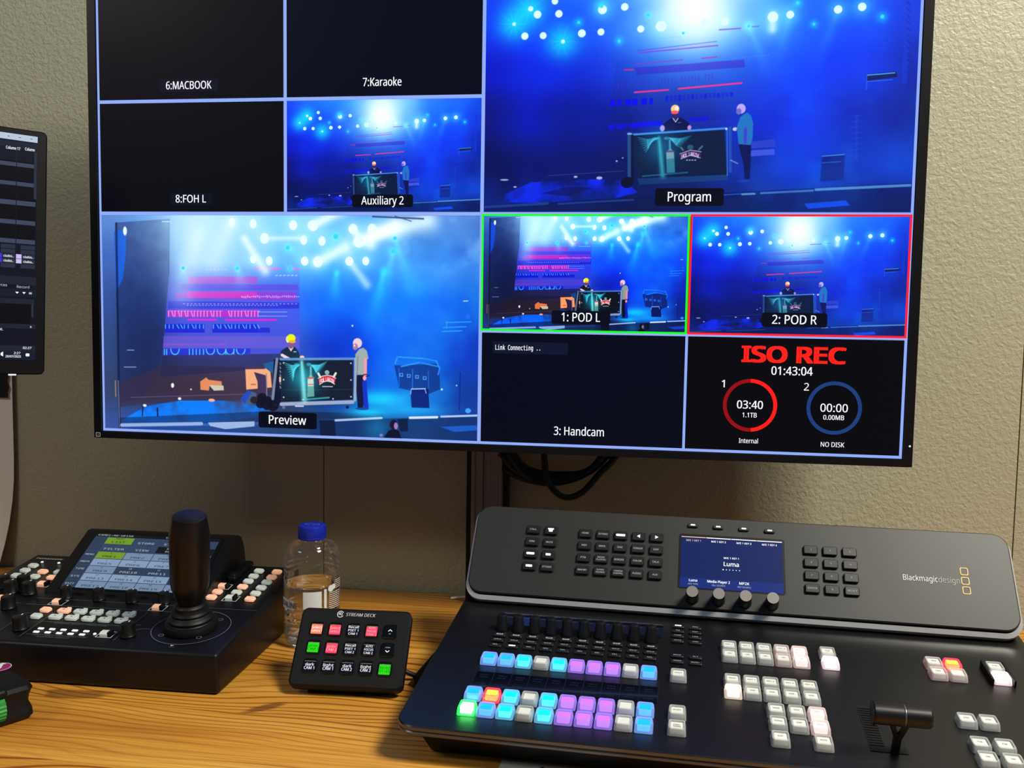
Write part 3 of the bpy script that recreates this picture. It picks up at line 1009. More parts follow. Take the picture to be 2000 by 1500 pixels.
    p.disc(1094, 746, 12, (240, 190, 170), ry=9)
    p.poly([(1022, 693), (1052, 695), (1038, 718)], (225, 190, 200))
    p.disc(1037, 684, 14, (125, 85, 140), ry=17)
    p.disc(1022, 655, 10, (235, 230, 220), ry=17)
    p.disc(1039, 649, 22, (225, 238, 20), ry=20)
    p.disc(1044, 667, 18, (252, 165, 50), ry=7)
    p.line(1052, 718, 1064, 718, 5, (120, 220, 220))
    p.poly([(1370, 825), (1414, 830), (1412, 900), (1400, 1003), (1374, 1003), (1366, 900)], (13, 22, 56))
    p.poly([(1396, 870), (1416, 850), (1428, 1003), (1404, 1005)], (18, 50, 195))
    p.disc(1395, 1006, 34, (20, 70, 150), ry=6)
    p.poly([(1362, 730), (1380, 704), (1402, 696), (1420, 712), (1428, 752), (1412, 758), (1413, 834), (1370, 834), (1364, 790)], (152, 168, 168))
    p.line(1374, 740, 1372, 828, 6, (110, 130, 120), .7)
    p.line(1413, 755, 1412, 842, 15, (236, 152, 165))
    p.line(1404, 832, 1420, 832, 5, (30, 30, 60))
    p.disc(1408, 850, 9, (245, 160, 170), ry=12)
    p.line(1416, 842, 1432, 836, 5, (20, 30, 90))
    p.disc(1373, 673, 23, (232, 200, 208), ry=24)
    p.disc(1362, 692, 13, (172, 122, 155), ry=16)
    p.disc(1358, 686, 4, (245, 235, 235), ry=5)
    # booth
    p.poly([(950, 756), (992, 760), (988, 990), (940, 985)], (14, 18, 42))
    p.line(966, 755, 944, 958, 14, (118, 132, 158))
    for i in range(7):
        p.line(982, 775 + i * 20, 984, 783 + i * 20, 7, (150, 160, 190), .7)
    p.line(982, 850, 982, 868, 10, (240, 190, 160))
    p.poly([(992, 762), (1350, 760), (1350, 960), (990, 972)], (17, 27, 46))
    p.line(985, 756, 1362, 752, 12, (92, 138, 195))
    p.line(1363, 752, 1360, 962, 13, (155, 165, 185))
    p.line(988, 985, 1348, 972, 18, (155, 165, 195))
    p.disc(1000, 1002, 8, (100, 110, 140))
    p.disc(1322, 998, 8, (20, 25, 50))
    p.line(1060, 995, 1100, 995, 6, (220, 220, 235))
    p.line(1000, 912, 1345, 908, 6, (30, 44, 70), .8)
    for i in range(9):
        a = i / 8
        for (x0, y0, x1, y1) in ((1080 - 26 * a, 785 + 22 * a, 1000 + 46 * a, 772 + 98 * a), (1140 + 14 * a, 785 + 14 * a, 1222 - 48 * a, 766 + 66 * a)):
            xm, ym = (x0 + x1) / 2, (y0 + y1) / 2 + 10 - 5 * a
            p.line(x0, y0, xm, ym, 6, (70, 215, 240), .7)
            p.line(xm, ym, x1, y1, 6, (70, 215, 240), .7, w1=2)
    p.disc(1068, 784, 14, (60, 190, 225), ry=8, al=.6)
    p.disc(1128, 782, 13, (60, 190, 225), ry=8, al=.6)
    p.glow(1100, 850, 75, (20, 170, 190), .7)
    p.line(1092, 770, 1106, 960, 18, (130, 245, 240), .8, add=True, w1=30)
    p.poly([(1122, 860), (1132, 838), (1146, 838), (1152, 860), (1156, 945), (1120, 948)], (130, 205, 190), .7)
    p.line(1138, 796, 1138, 842, 10, (120, 200, 190), .85)
    p.poly([(1122, 848), (1152, 846), (1153, 892), (1122, 893)], (215, 225, 220), .85)
    p.line(1122, 852, 1152, 850, 8, (205, 90, 90))
    p.line(1124, 884, 1152, 883, 5, (205, 90, 90), .8)
    p.line(1095, 962, 1230, 950, 8, (70, 200, 205), .7)
    p.poly([(1175, 852), (1198, 842), (1222, 838), (1245, 842), (1264, 852), (1258, 882), (1240, 870), (1220, 866), (1200, 870), (1182, 884)], (205, 40, 58))
    for a, b in (((1175, 852), (1198, 841)), ((1198, 841), (1222, 836)), ((1222, 836), (1246, 841)), ((1246, 841), (1264, 852)), ((1182, 884), (1202, 870)), ((1202, 870), (1220, 866)), ((1220, 866), (1240, 870)), ((1240, 870), (1258, 882))):
        p.line(*a, *b, 4, (240, 235, 230))
    p.word('POLIAKOV', 1184, 866, 19, 74, (245, 240, 240), 2.6)
    p.disc(1220, 822, 12, (150, 190, 180), ry=11, al=.9)
    p.line(1186, 846, 1176, 828, 11, (225, 225, 215))
    p.line(1254, 844, 1264, 826, 11, (225, 225, 215))
    for i in range(6):
        p.line(1198 + i * 9, 894, 1201 + i * 9, 894, 5, (225, 230, 225))
    for x, y in ((1000, 775), (1000, 860), (1000, 950), (1340, 775), (1340, 860), (1340, 945), (1100, 962), (1250, 956)):
        p.disc(x, y, 4, (200, 215, 235))
    # right hand gear
    p.poly([(1555, 785), (1775, 775), (1780, 905), (1720, 930), (1580, 900)], (8, 28, 95), .6)
    for a in (((1572, 742), (1700, 750), (1762, 762)), ((1560, 775), (1572, 740), (1572, 742)), ((1590, 790), (1680, 770), (1772, 790)), ((1762, 762), (1778, 800), (1770, 830))):
        p.line(*a[0], *a[1], 7, (36, 150, 245))
        p.line(*a[1], *a[2], 7, (30, 135, 235))
    for x, y in ((1590, 832), (1627, 837), (1667, 842), (1705, 848)):
        p.poly([(x - 9, y - 9), (x + 9, y - 8), (x + 9, y + 10), (x - 9, y + 9)], (95, 175, 250), .8)
        p.disc(x, y, 5, (15, 50, 150))
    p.line(1578, 800, 1580, 890, 4, (25, 100, 220))
    p.line(1645, 805, 1645, 900, 4, (40, 120, 235))
    p.line(1722, 810, 1724, 900, 4, (25, 100, 220))
    p.poly([(1634, 905), (1722, 902), (1728, 1000), (1640, 998)], (8, 28, 110), .9)
    p.line(1640, 904, 1708, 902, 5, (185, 210, 250))
    p.line(1638, 906, 1636, 930, 4, (150, 190, 250))
    p.line(1706, 904, 1712, 925, 4, (150, 190, 250))
    p.line(1878, 820, 1872, 1010, 5, (10, 36, 120), .9)
    p.disc(1788, 905, 5, (220, 230, 255))
    p.disc(1860, 885, 4, (120, 230, 255))
    for y in (565, 590, 610):
        p.line(1808 - (y - 565) * .4, y + 4, 1930 - (y - 565), y, 5, (40, 165, 255), .85)
    p.line(1812, 562, 1812, 600, 4, (40, 165, 255), .8)
    p.line(1895, 462, 1915, 461, 5, (200, 220, 255), .9)
    p.disc(1915, 540, 12, (40, 110, 240), al=.7)
    # stage edge and pit
    p.poly([(1130, 1068), (1960, 1040), (1960, 1180), (1130, 1150)], (14, 44, 98), .72)
    p.poly([(145, 1112), (1130, 1085), (1130, 1150), (145, 1130)], (25, 45, 85), .5)
    p.line(152, 1098, 575, 1088, 17, (160, 182, 225), .9)
    p.poly([(608, 1082), (850, 1074), (850, 1100), (700, 1116), (620, 1100)], (165, 188, 228), .9)
    p.line(1262, 1066, 1492, 1052, 11, (190, 205, 235), .9)
    p.line(1632, 1050, 1765, 1046, 12, (212, 224, 242))
    p.line(1785, 1043, 1958, 1036, 10, (170, 195, 235))
    p.poly([(1180, 1066), (1258, 1066), (1264, 1152), (1186, 1148)], (8, 20, 50), .85)
    p.poly([(1570, 1058), (1622, 1055), (1622, 1120), (1585, 1120)], (9, 18, 50), .8)
    p.poly([(1780, 1095), (1956, 1085), (1962, 1110), (1850, 1120)], (22, 95, 210), .85)
    p.glow(1470, 1110, 60, (10, 120, 160), .5)
    p.poly([(1490, 1170), (1528, 1115), (1552, 1108), (1578, 1118), (1596, 1175)], (10, 14, 42))
    p.disc(1552, 1085, 20, (18, 20, 52), ry=24)
    p.disc(1563, 1092, 10, (160, 118, 180), ry=17)
    p.disc(1490, 1140, 10, (130, 110, 190), ry=8)
    p.disc(1915, 1012, 14, (60, 160, 250), ry=12)
    p.a += (np.random.RandomState(2).rand(PH, PW, 1).astype(np.float32) - .5) * 0.02
    return p


def picture_mat(name, img, es=1.0):
    m = bpy.data.materials.new(name)
    m.use_nodes = True
    nt = m.node_tree
    b = nt.nodes['Principled BSDF']
    b.inputs['Base Color'].default_value = (0.004, 0.004, 0.005, 1)
    b.inputs['Roughness'].default_value = 0.35
    b.inputs['Specular IOR Level'].default_value = 0.12
    tc = node(nt, 'ShaderNodeTexCoord')
    ti = node(nt, 'ShaderNodeTexImage', image=img, extension='EXTEND')
    nt.links.new(tc.outputs['Generated'], ti.inputs['Vector'])
    nt.links.new(ti.outputs['Color'], b.inputs['Emission Color'])
    b.inputs['Emission Strength'].default_value = es
    return m


near = stage_near()
wide = stage_wide()
NEAR = picture_mat('stage_picture_near', near.image('stage_near'), 1.1)
WIDE = picture_mat('stage_picture_wide', wide.image('stage_wide'), 1.1)
wide.a = np.clip((np.clip(wide.a, 0, 1) - .03) * 1.05, 0, 1) ** 1.35
WIDEC = picture_mat('stage_picture_contrast', wide.image('stage_wide_contrast'), 1.2)

# ------------------------------------------------------------------ big display
TVW, TVH = 0.970, 0.5456
tv = empty('television', (-0.2011, 1.0829, DESK + 0.5105), 0.72, 'big wall display showing a multi-view grid of stage cameras', 'television')
SF = frame((0, 0, 0), (1, 0, 0), (0, 0, 1))       # screen plane: x right, y up, z to the viewer
c = MB()
c.add(rprism(TVW + 0.026, TVH + 0.022, 0.004, -0.034, -0.0012, 0.0015), BLACK2)
c.add(rprism(0.7, 0.36, 0.02, -0.05, -0.034, 0.004), BLACK)
c.build('casing', tv, SF)
bz = MB()
X0, Y0, X1, Y1 = TVW / 2 + 0.002, TVH / 2 + 0.002, TVW / 2 + 0.012, TVH / 2 + 0.010
for a in (box(-X1, -Y1, -0.0012, X1, -Y0, 0.002), box(-X1, Y0, -0.0012, X1, Y1, 0.002), box(-X1, -Y0, -0.0012, -X0, Y0, 0.002), box(X0, -Y0, -0.0012, X1, Y0, 0.002)):
    bz.add(a, BLACK2)
bz.build('bezel', tv, SF)
scr = MB()
scr.add(rect(-X0, -Y0, X0, Y0, -0.0010), mat('screen_black', (4, 4, 7), 0.3))
LINE = glow('grid_line', (150, 178, 255), 0.95)
hw = 0.0022
scr.add(border(-TVW / 2 - .0012, -TVH / 2 - .0012, TVW / 2 + .0012, TVH / 2 + .0012, 0.0032, -0.0008), LINE)
for a in (rect(-hw, -TVH / 2, hw, TVH / 2, -.0008), rect(-TVW / 2, -hw, TVW / 2, hw, -.0008), rect(-TVW / 4 - hw, 0, -TVW / 4 + hw, TVH / 2, -.0008), rect(-TVW / 2, TVH / 4 - hw, 0, TVH / 4 + hw, -.0008),
          rect(TVW / 4 - .0015, -TVH / 2, TVW / 4 + .0015, -TVH / 4, -.0008), rect(0, -TVH / 4 - .0035, TVW / 2, -TVH / 4 - .0012, -.0008)):
    scr.add(a, LINE)
screen = scr.build('screen', tv, SF)
DARKP = glow('pane_black', (8, 9, 16), 1.0)
DARKP2 = glow('pane_navy', (4, 7, 24), 1.0)
PLQ = glow('caption_plate', (6, 9, 26), 1.0)
PLQ2 = glow('caption_plate_faint', (13, 16, 32), 1.0)
PLQ3 = glow('caption_plate_blue', (14, 22, 46), 1.0)
WHT = glow('caption_white', (250, 250, 255), 1.05)
RED = glow('tally_red', (255, 28, 40), 1.25)
GRN = glow('tally_green', (25, 240, 30), 1.15)


def pane(x0, y0, x1, y1, m, label, cap=None, cy=0.0, h=0.0098, pw=None, ph=0.0165, plate=None, cx=None, rim=None, w=None):
    b = MB()
    i = 0.0021
    b.add(rect(x0 + i, y0 + i, x1 - i, y1 - i, 0), m)
    if rim:
        b.add(border(x0 + .0002, y0 + .0002, x1 - .0002, y1 - .0002, 0.0024, 0.0003), rim)
    if cap:
        cx = (x0 + x1) / 2 if cx is None else cx
        if plate:
            b.add(rrect(cx, cy, pw, ph, 0.0028, 0.0003), plate)
        b.add(text(cap, h, cx, cy + .0004, 0.0006, bold=0.012, width=w), WHT)
    return b


def pane_done(b, label):
    o = b.build('view_pane', screen, T(0, 0, 0.0))
    o['label'] = label
    return o


W4, H4 = TVW / 4, TVH / 4
pane_done(pane(-2 * W4, H4, -W4, 2 * H4, DARKP, '', '6:MACBOOK', .1546, .0093, .076, .016, PLQ2, -.3652, w=.0588), 'black pane captioned 6:MACBOOK')
pane_done(pane(-W4, H4, 0, 2 * H4, DARKP2, '', '7:Karaoke', .1543, .0096, cx=-.122, w=.0470), 'dark navy pane captioned 7:Karaoke')
pane_done(pane(-2 * W4, 0, -W4, H4, DARKP, '', '8:FOH L', .0175, .0093, .055, .015, PLQ2, -.364, w=.0395), 'black pane captioned 8:FOH L')
pane_done(pane(-W4, 0, 0, H4, NEAR, '', 'Auxiliary 2', .0152, .0096, .075, .0150, PLQ, -.1209, w=.0520), 'small blue stage view captioned Auxiliary 2')
pane_done(pane(0, 0, 2 * W4, 2 * H4, NEAR, '', 'Program', .0193, .0108, .0772, .0200, PLQ, .2405, w=.0485), 'large blue stage view captioned Program')
pane_done(pane(-2 * W4, -2 * H4, 0, 0, WIDE, '', 'Preview', -.2530, .0108, .0752, .0200, PLQ, -.2402, w=.0480), 'large bright stage view captioned Preview')
pane_done(pane(0, -H4 - .0015, W4, 0, WIDEC, '', '1: POD L', -.1203, .0102, .0688, .0158, PLQ, .1194, GRN, w=.0450), 'green-rimmed stage view captioned 1: POD L')
pane_done(pane(W4, -H4 - .0015, 2 * W4, 0, NEAR, '', '2: POD R', -.1191, .0102, .0722, .0162, PLQ, .3622, RED, w=.0490), 'red-rimmed stage view captioned 2: POD R')
b = pane(0, -2 * H4, W4, -H4 - .002, DARKP2, '', '3: Handcam', -.2552, .0100, cx=.120, w=.0590)
b.add(rect(.0155, -.1645, .1050, -.1505, .0003), PLQ3)
b.add(text('Link Connecting ..', .0058, .0186, -.1572, .0006, 'L', .01, .0535, 'mono'), WHT)
pane_done(b, 'black pane captioned 3: Handcam')
b = pane(W4, -2 * H4, 2 * W4, -H4 - .002, glow('pane_black_warm', (5, 5, 9), 1.0), '')
for dy in (-.0007, 0, .0007):
    b.add(text('ISO REC', .0175, .3628, -.1588 + dy, .0006, bold=.055, width=.1130, res=6), glow('record_red', (250, 32, 25), 1.1))
b.add(text('01:43:04', .0096, .3618, -.1772, .0006, bold=.02, width=.0455), WHT)
b.add(text('1', .0085, .2855, -.1936, .0006, bold=.03), WHT)
b.add(text('2', .0085, .3785, -.1949, .0006, bold=.0), WHT)
b.add(ringflat(.3163, -.2180, .0262, .0305, .0006, -86, 90, 48), glow('ring_red', (255, 28, 22), 1.1))
b.add(ringflat(.3163, -.2180, .0262, .0305, .0006, 90, 274, 48), glow('ring_dark_red', (150, 12, 18), 1.0))
b.add(ringflat(.4098, -.2184, .0262, .0305, .0006, 0, 360, 72), glow('ring_blue', (28, 62, 125), 1.0))
for s, h, x, y, bd, w in (('03:40', .0092, .3163, -.2172, .025, .0290), ('1.1TB', .0054, .3163, -.2292, .02, .0160), ('00:00', .0092, .4098, -.2182, .008, .0300), ('0.00MB', .0054, .4098, -.2292, .02, .0228), ('Internal', .0054, .3160, -.2592, .01, .0215), ('NO DISK', .0054, .4098, -.2603, .01, .0260)):
    b.add(text(s, h, x, y, .0006, bold=bd, width=w), WHT)
pane_done(b, 'black recording status pane headed ISO REC')
bd = MB()
bd.add(border(-.4945, -.2815, -.4885, -.2762, .0007, .0022), INK).add(rect(-.4928, -.2797, -.4902, -.2780, .0022), INKG)
bd.build('badge', tv, SF)
ld = MB().add(disc(.4935, -.2590, .0011, .0022), glow('standby', (170, 200, 255), 2.0))
ld.build('standby_light', tv, SF)
br = MB().add(box(-.06, .05, -.12, .04, .112, .12), BLACK)
br.build('wall_bracket', tv)

# ------------------------------------------------------------------ aluminium post behind the display
post = empty('mounting_post', (-0.2115, 1.218, DESK), 0, 'grooved aluminium post behind the big display above the switcher', 'post')
alu = mat('brushed_aluminium', (128, 124, 118), 0.5, metal=0.3, grain=0.3, gs=300)
pp = [(-.0205, -.02), (-.0205, .02), (.0205, .02), (.0205, -.02), (.0165, -.02), (.0155, -.0175), (.0055, -.0175), (.0045, -.014), (-.0045, -.014), (-.0055, -.0175), (-.0150, -.0175), (-.0160, -.02)]
v = [(x, y, 0.0) for x, y in pp] + [(x, y, 1.2) for x, y in pp]
n = len(pp)
MB().add((v, [tuple(range(n)), tuple(range(2 * n - 1, n - 1, -1))] + [(i, n + i, n + (i + 1) % n, (i + 1) % n) for i in range(n)]), alu).build('profile', post)
MB().add(box(-.0295, -.006, 0, -.0208, .018, 1.2), BLACK2).add(box(.0208, -.006, 0, .0262, .018, 1.2), BLACK2).build('dark_side_strip', post)  # plain black strips running up the left and right of the post

# ------------------------------------------------------------------ cable loops under the display
cb = empty('cable_bundle', (-0.19, 1.19, DESK), 0, 'bundle of black cables looped below the big display', 'cables')
for pts, r in (([(.004, .01, .245), (.012, 0, .208), (.045, -.004, .176), (.09, 0, .178), (.125, .004, .200), (.152, .01, .250)], .0048),
               ([(-.004, .012, .208), (.02, .008, .186), (.062, .004, .1745), (.105, .006, .184), (.135, .012, .208), (.15, .016, .25)], .0050),
               ([(-.006, .016, .19), (.03, .012, .1745), (.07, .01, .172), (.10, .012, .182), (.128, .018, .2), (.145, .02, .25)], .0045),
               ([(.056, 0, .25), (.058, -.008, .2), (.066, -.011, .172), (.085, -.01, .157), (.107, -.004, .163), (.13, .002, .189), (.15, .01, .212), (.156, .016, .25)], .0042),
               ([(.0, .02, .25), (.006, .016, .22), (.03, .014, .189), (.075, .012, .182), (.12, .016, .193), (.148, .02, .25)], .005)):
    MB().add(tube(pts, r, 10, 8), RUBBER, smooth=True).build('cable', cb)
MB().add(rprism(.024, .032, .004, -.008, .008, .002), mat('hook_loop_tie', (8, 8, 9), .9), frame((.146, .012, .222), (.8, 0, -.6), (.6, 0, .8))).build('tie', cb)

# ------------------------------------------------------------------ side monitor
mon = empty('side_monitor', (-0.7123, 1.0058, DESK), 44.5, 'angled black monitor at left edge showing column list software', 'monitor')
MF = frame((0, 0, 0), (1, 0, 0), (0, 0, 1))
MF2 = MF @ T(-.003, .4527) @ Matrix.Rotation(R(-1.8), 4, 'Z') @ T(0, -.4527)
mb = MB()
mb.add(rprism(.545, .2855, .006, -.012, 0, .0015), BLACK2, T(-.2685, .4545, 0))
mb.add(rprism(.30, .16, .03, -.035, -.012, .008), BLACK, T(-.2685, .44, 0))
mb.build('casing', mon, MF2)
sb = MB()
SX0, SX1, SY0, SY1 = -.535, -.0065, .329, .5905
UI = {k: glow('ui_' + k, c, 1.0) for k, c in dict(bg=(16, 18, 30), bar=(186, 200, 222), panel=(30, 34, 48), cell=(8, 9, 15), strip=(62, 70, 92), strip2=(42, 48, 66), blue=(70, 50, 240), lav=(205, 190, 245), tray=(20, 28, 42)).items()}
sb.add(rect(SX0, SY0, SX1, SY1, .0004), UI['bg'])
sb.add(rect(SX0, .5835, SX1, .5905, .0006), UI['bar'])
for x in (-.0365, -.0250, -.0130):
    sb.add(seg2(x - .0012, .587, x + .0012, .587, .0006, .0008), INKD)
sb.add(rect(SX0, .5690, SX1, .5820, .0006), UI['panel'])
sb.add(rect(SX0, .5600, -.0112, .5690, .0006), UI['panel'])
colx = [-.0080 - .0205 * k for k in range(26)]
sb.add(text('Column 17', .0033, -.0318, .5740, .0009, bold=.02, width=.0145), WHT)
sb.add(text('Column', .0033, -.0145, .5748, .0009, bold=.02, width=.0100), WHT)
for i, (ya, yb) in enumerate(((.5535, .5580), (.5310, .5360), (.5090, .5145), (.4865, .4920), (.4650, .4700))):
    for x in colx:
        sb.add(rect(x - .0197, yb + .0003, x, yb + .0172, .0006), UI['cell'])
        sb.add(rect(x - .0197, ya, x, yb, .0006), UI['strip'])
for j in range(5):
    ya = .4585 - j * .0055
    for k, x in enumerate(colx):
        sb.add(rect(x - .0150, ya, x, ya + .0048, .0006), UI['strip2'])
        if j in (2, 3):
            sb.add(rect(x - .0197, ya, x - .0140, ya + .0050, .0008), UI['lav' if k < 1 else 'blue'])
            sb.add(text('v.budista...', .0026, x - .0070, ya + .0024, .0010, width=.0105, bold=.01), WHT)
sb.add(rect(-.0100, .5180, -.0070, .5720, .0008), UI['strip2'])
sb.add(rect(SX0, .4170, SX1, .4268, .0006), UI['panel'])
sb.add(text('Record', .0030, -.0200, .4148, .0009, bold=.01), LITD)
sb.add(text('sources', .0030, -.0440, .4160, .0009, bold=.01), LITD)
sb.add(rect(SX0, .4030, SX1, .4120, .0006), UI['tray'])
for x in (-.0262, -.0190):
    sb.add(([(x - .0018, .4088, .0009), (x, .4065, .0009), (x + .0018, .4088, .0009)], [(0, 1, 2)]), WHT)
sb.add(rect(-.0138, .4066, -.0108, .4090, .0009), LITD)
sb.add(rect(SX0, .3950, -.0080, .4010, .0006), UI['panel'])
sb.add(rect(SX0, .3720, -.0115, .3945, .0006), UI['cell'])
sb.add(rect(-.0110, .3800, -.0088, .4000, .0006), UI['strip2'])
sb.add(rect(SX0, .3660, SX1, .3712, .0006), UI['panel'])
sb.add(text('x', .0026, -.0115, .3686, .0009, bold=.02), WHT)
sb.add(text('about.', .0028, -.0460, .3648, .0009, bold=.01), WHT)
sb.add(rect(SX0, .3400, SX1, .3460, .0006), UI['panel'])
sb.add(text('02:27', .0026, -.0150, .3435, .0009, bold=.02), WHT)
sb.add(rect(SX0, SY0, SX1, .3400, .0006), UI['tray'])
sb.add(text('2:27', .0026, -.0255, .3372, .0009, bold=.02), WHT)
sb.add(text('20/07/2025', .0026, -.0295, .3332, .0009, bold=.02, width=.0160), WHT)
sb.add(border(-.0480, .3335, -.0440, .3375, .0006, .0009), WHT)
sb.add(([(-.0425, .3345, .0009), (-.0400, .3330, .0009), (-.0400, .3385, .0009), (-.0425, .3370, .0009)], [(0, 1, 2, 3)]), WHT)
sb.add(rrect(-.0145, .3352, .0040, .0034, .001, .0009), WHT)
sb.build('screen', mon, MF2)
MB().add(rect(-.0345, .3108, -.0262, .3125, .0008), glow('power_white', (235, 235, 235), 1.2)).build('power_light', mon, MF2)
st = MB()
st.add(rprism(.22, .17, .02, 0, .008, .002), BLACK, T(-.27, .12, 0))
st.add(rprism(.06, .025, .008, .008, .42, .002), BLACK, T(-.27, .062, 0))
st.add(box(-.30, .03, .36, -.24, .06, .42), BLACK)
st.build('stand', mon)

# ------------------------------------------------------------------ paper on the wall
pw_ = empty('wall_poster', (-1.10, WY - 0.004, DESK), 0, 'white paper sheet taped to the wall under the side monitor', 'poster')
P = []
for j in range(13):
    z = 0.005 + j * .032
    curl = max(0, (.16 - z)) ** 2 * .9
    for i in range(9):
        x = -.21 + i * .0468
        P.append((x - (curl * .9 if i == 8 else curl * .5 if i == 7 else 0), -.0025 - (curl * .6 * (i / 8) ** 2), z))
F = [(j * 9 + i, j * 9 + i + 1, (j + 1) * 9 + i + 1, (j + 1) * 9 + i) for j in range(12) for i in range(8)]
n0 = len(P)
P2 = P + [(x, y + .0012, z) for x, y, z in P]
F2 = F + [tuple(n0 + i for i in reversed(q)) for q in F]
MB().add((P2, F2), mat('white_paper', (236, 235, 228), .7), smooth=True).build('sheet', pw_)
pts = [(-.21, .258)] + [(.160 + random.uniform(-.002, .003), .257 + k * .0078) for k in range(7)] + [(-.21, .306)]
MB().add(extrude([(z, x) for x, z in pts], .0, .0012), mat('black_cloth_tape', (14, 14, 15), .8, grain=.5, gs=1200), frame((0, -.0062, 0), (0, 1, 0), (0, 0, 1))).build('tape_strip', pw_)

# ------------------------------------------------------------------ camera remote controller (left)
rc = empty('camera_controller', (-0.4266, 0.8566, DESK), 1.5, 'black camera control desk with joystick, small screen and white keys', 'controller')
CF = tilt((0, 0, .0447), 6)
bz_ = .24 * math.sin(R(6)) + .0447
NAVY = mat('blue_black_panel', (11, 12, 17), .42, grain=.25, gs=1500, spec=.35)
body = MB()
body.add(hex8([(-.357, .002, .0005), (.001, .002, .0005), (.001, .236, .0005), (-.357, .236, .0005)],
              [(-.357, -.001, .0440), (.001, -.001, .0440), (.001, .239, bz_ - .001), (-.357, .239, bz_ - .001)], .0045, 3), NAVY)
body.build('body', rc)
pr = MB()                                        # printed frames and captions on the panel
for a in (seg2(-.268, .0875, -.05, .0885, .0005, .0006), seg2(-.222, .010, -.222, .085, .0005, .0006), seg2(-.119, .014, -.119, .085, .0005, .0006), seg2(-.219, .0165, -.150, .0165, .0005, .0006), seg2(-.222, .0475, -.122, .0475, .0005, .0006),
          seg2(-.340, .089, -.275, .089, .0005, .0006), seg2(-.252, .014, -.252, .065, .0004, .0006), seg2(-.252, .065, -.24, .065, .0004, .0006), seg2(.0, .104, -.09, .104, .0004, .0006), seg2(-.268, .105, -.072, .105, .0004, .0006), seg2(-.104, .044, -.094, .044, .0005, .0006), seg2(-.119, .03, -.104, .044, .0005, .0006)):
    pr.add(a, INKG)
pr.add(text('CAMERA GROUP', .0022, -.186, .0125, .0006, width=.036), INKG)
pr.add(text('CAMERA  SELECT / SELECTION', .0022, -.175, .0450, .0006, width=.06), INKG)
pr.add(text('PAN', .0022, -.112, .052, .0006), INKG)
pr.add(text('TILT', .0022, -.052, .0075, .0006), INKG)
pr.add(text('Panasonic', .0042, -.3265, .2215, .0006, bold=.03, width=.036), INK)
pr.add(ringflat(-.053, .0545, .0405, .0413, .0006), INKG)
pr.add(([(-.055, .0115, .0006), (-.051, .0115, .0006), (-.053, .0095, .0006)], [(0, 2, 1)]), INK)
for x, y in ((-.0755, .0315), (-.0335, .0315), (-.0300, .0760)):
    pr.add(ringflat(x, y, .0022, .0030, .0008, n=12), INKG)
pr.build('printed_markings', rc, CF)
# small screen in its wedge
hs = MB()
prof = [(.119, -.006), (.1225, .0012), (.2175, .0435), (.2250, .0432), (.2340, .0370), (.2400, .0220), (.2430, -.006)]
hs.add(extrude(prof, -.268, -.0715), BLACK2)
hs.build('screen_housing', rc, CF)
LF = CF @ tilt((-.2675, .1225, .0013), 24)
ls = MB()
ls.add(rect(.012, .0055, .183, .1005, .0006), BLACK2)
LC = {k: mat('lcd_' + k, (10, 14, 20), .3, emit=c, es=.85) for k, c in dict(bg=(52, 70, 98), cell=(122, 146, 178), light=(140, 164, 194), dark=(44, 60, 86), green=(122, 160, 40), black=(12, 14, 18)).items()}
LBX, LBY, LTX, LTY = .0160, .0080, .1785, .0975
ls.add(rect(LBX, LBY, LTX, LTY, .0010), LC['bg'])
ls.add(rect(LBX, .0925, LTX, LTY, .0012), LC['black'])
ls.add(text('CAM01:AW-UE150', .0026, .042, .0950, .0015, nm='mono', width=.046), LITD)
ls.add(text('TALLY:OFF', .0026, .122, .0950, .0015, nm='mono', width=.028), LITD)
cw = (.1785 - .0330) / 4


def lcell(x0, y0, x1, y1, k, s=None, num=None, dark=True):
    ls.add(rect(x0 + .0005, y0 + .0005, x1 - .0005, y1 - .0005, .0012), LC[k])
    ink = mat('lcd_ink', (5, 8, 14), .4) if dark else LITD
    if s:
        ls.add(text(s, .0030, (x0 + x1) / 2, y0 + .0037, .0015, nm='mono', width=min(.0058 * len(s) * .75, x1 - x0 - .004)), ink)
    if num:
        ls.add(text(num, .0024, (x0 + x1) / 2, y1 - .0026, .0015, nm='mono'), ink)


for r_, (ya, yb) in enumerate(((.0800, .0920), (.0680, .0800))):
    lcell(LBX, ya, .0330, yb, 'dark')
    for k in range(4):
        x = .0330 + k * cw
        if r_ == 0:
            lcell(x, ya, x + cw, yb, 'green' if k == 0 else 'bg', ('LIST', 'STORE', 'STATUS', 'MENU')[k], 'PRESET' if k == 0 else None, k == 0)
        elif k < 2:
            lcell(x, ya, x + cw, yb, 'bg', ('FILTER', 'VIEW')[k], None, False)
ls.add(rect(.0330 + 2 * cw, .0685, LTX, .0795, .0013), LC['black'])
ls.add(text('STR:Push Start', .0026, .1420, .0762, .0016, nm='mono', width=.048), LITD)
ls.add(text('DEL:Push Erase', .0026, .1420, .0715, .0016, nm='mono', width=.048), LITD)
for r_ in range(5):
    yb = .0672 - r_ * .0121
    lcell(LBX, yb - .0121, .0330, yb, 'dark')
    ls.add(text(('MENU', 'MEM', 'TIME', 'SYS', 'EXIT')[r_], .0026, .0245, yb - .006, .0015, nm='mono', width=.011), LITD)
    for k in range(4):
        i = r_ * 4 + k + 1
        x = .0330 + k * cw
        dk = i in (10, 11, 16)
        lcell(x, yb - .0121, x + cw, yb, 'green' if i == 1 else 'dark' if dk else ('light' if r_ % 2 else 'cell'), 'PRE%d' % i, str(i), not dk)
ls.build('screen', rc, LF)
# keys
KW = mat('key_white', (205, 212, 205), .4, emit=(200, 210, 200), es=.10)
KP = mat('key_salmon', (250, 190, 160), .4, emit=(255, 190, 150), es=.30)


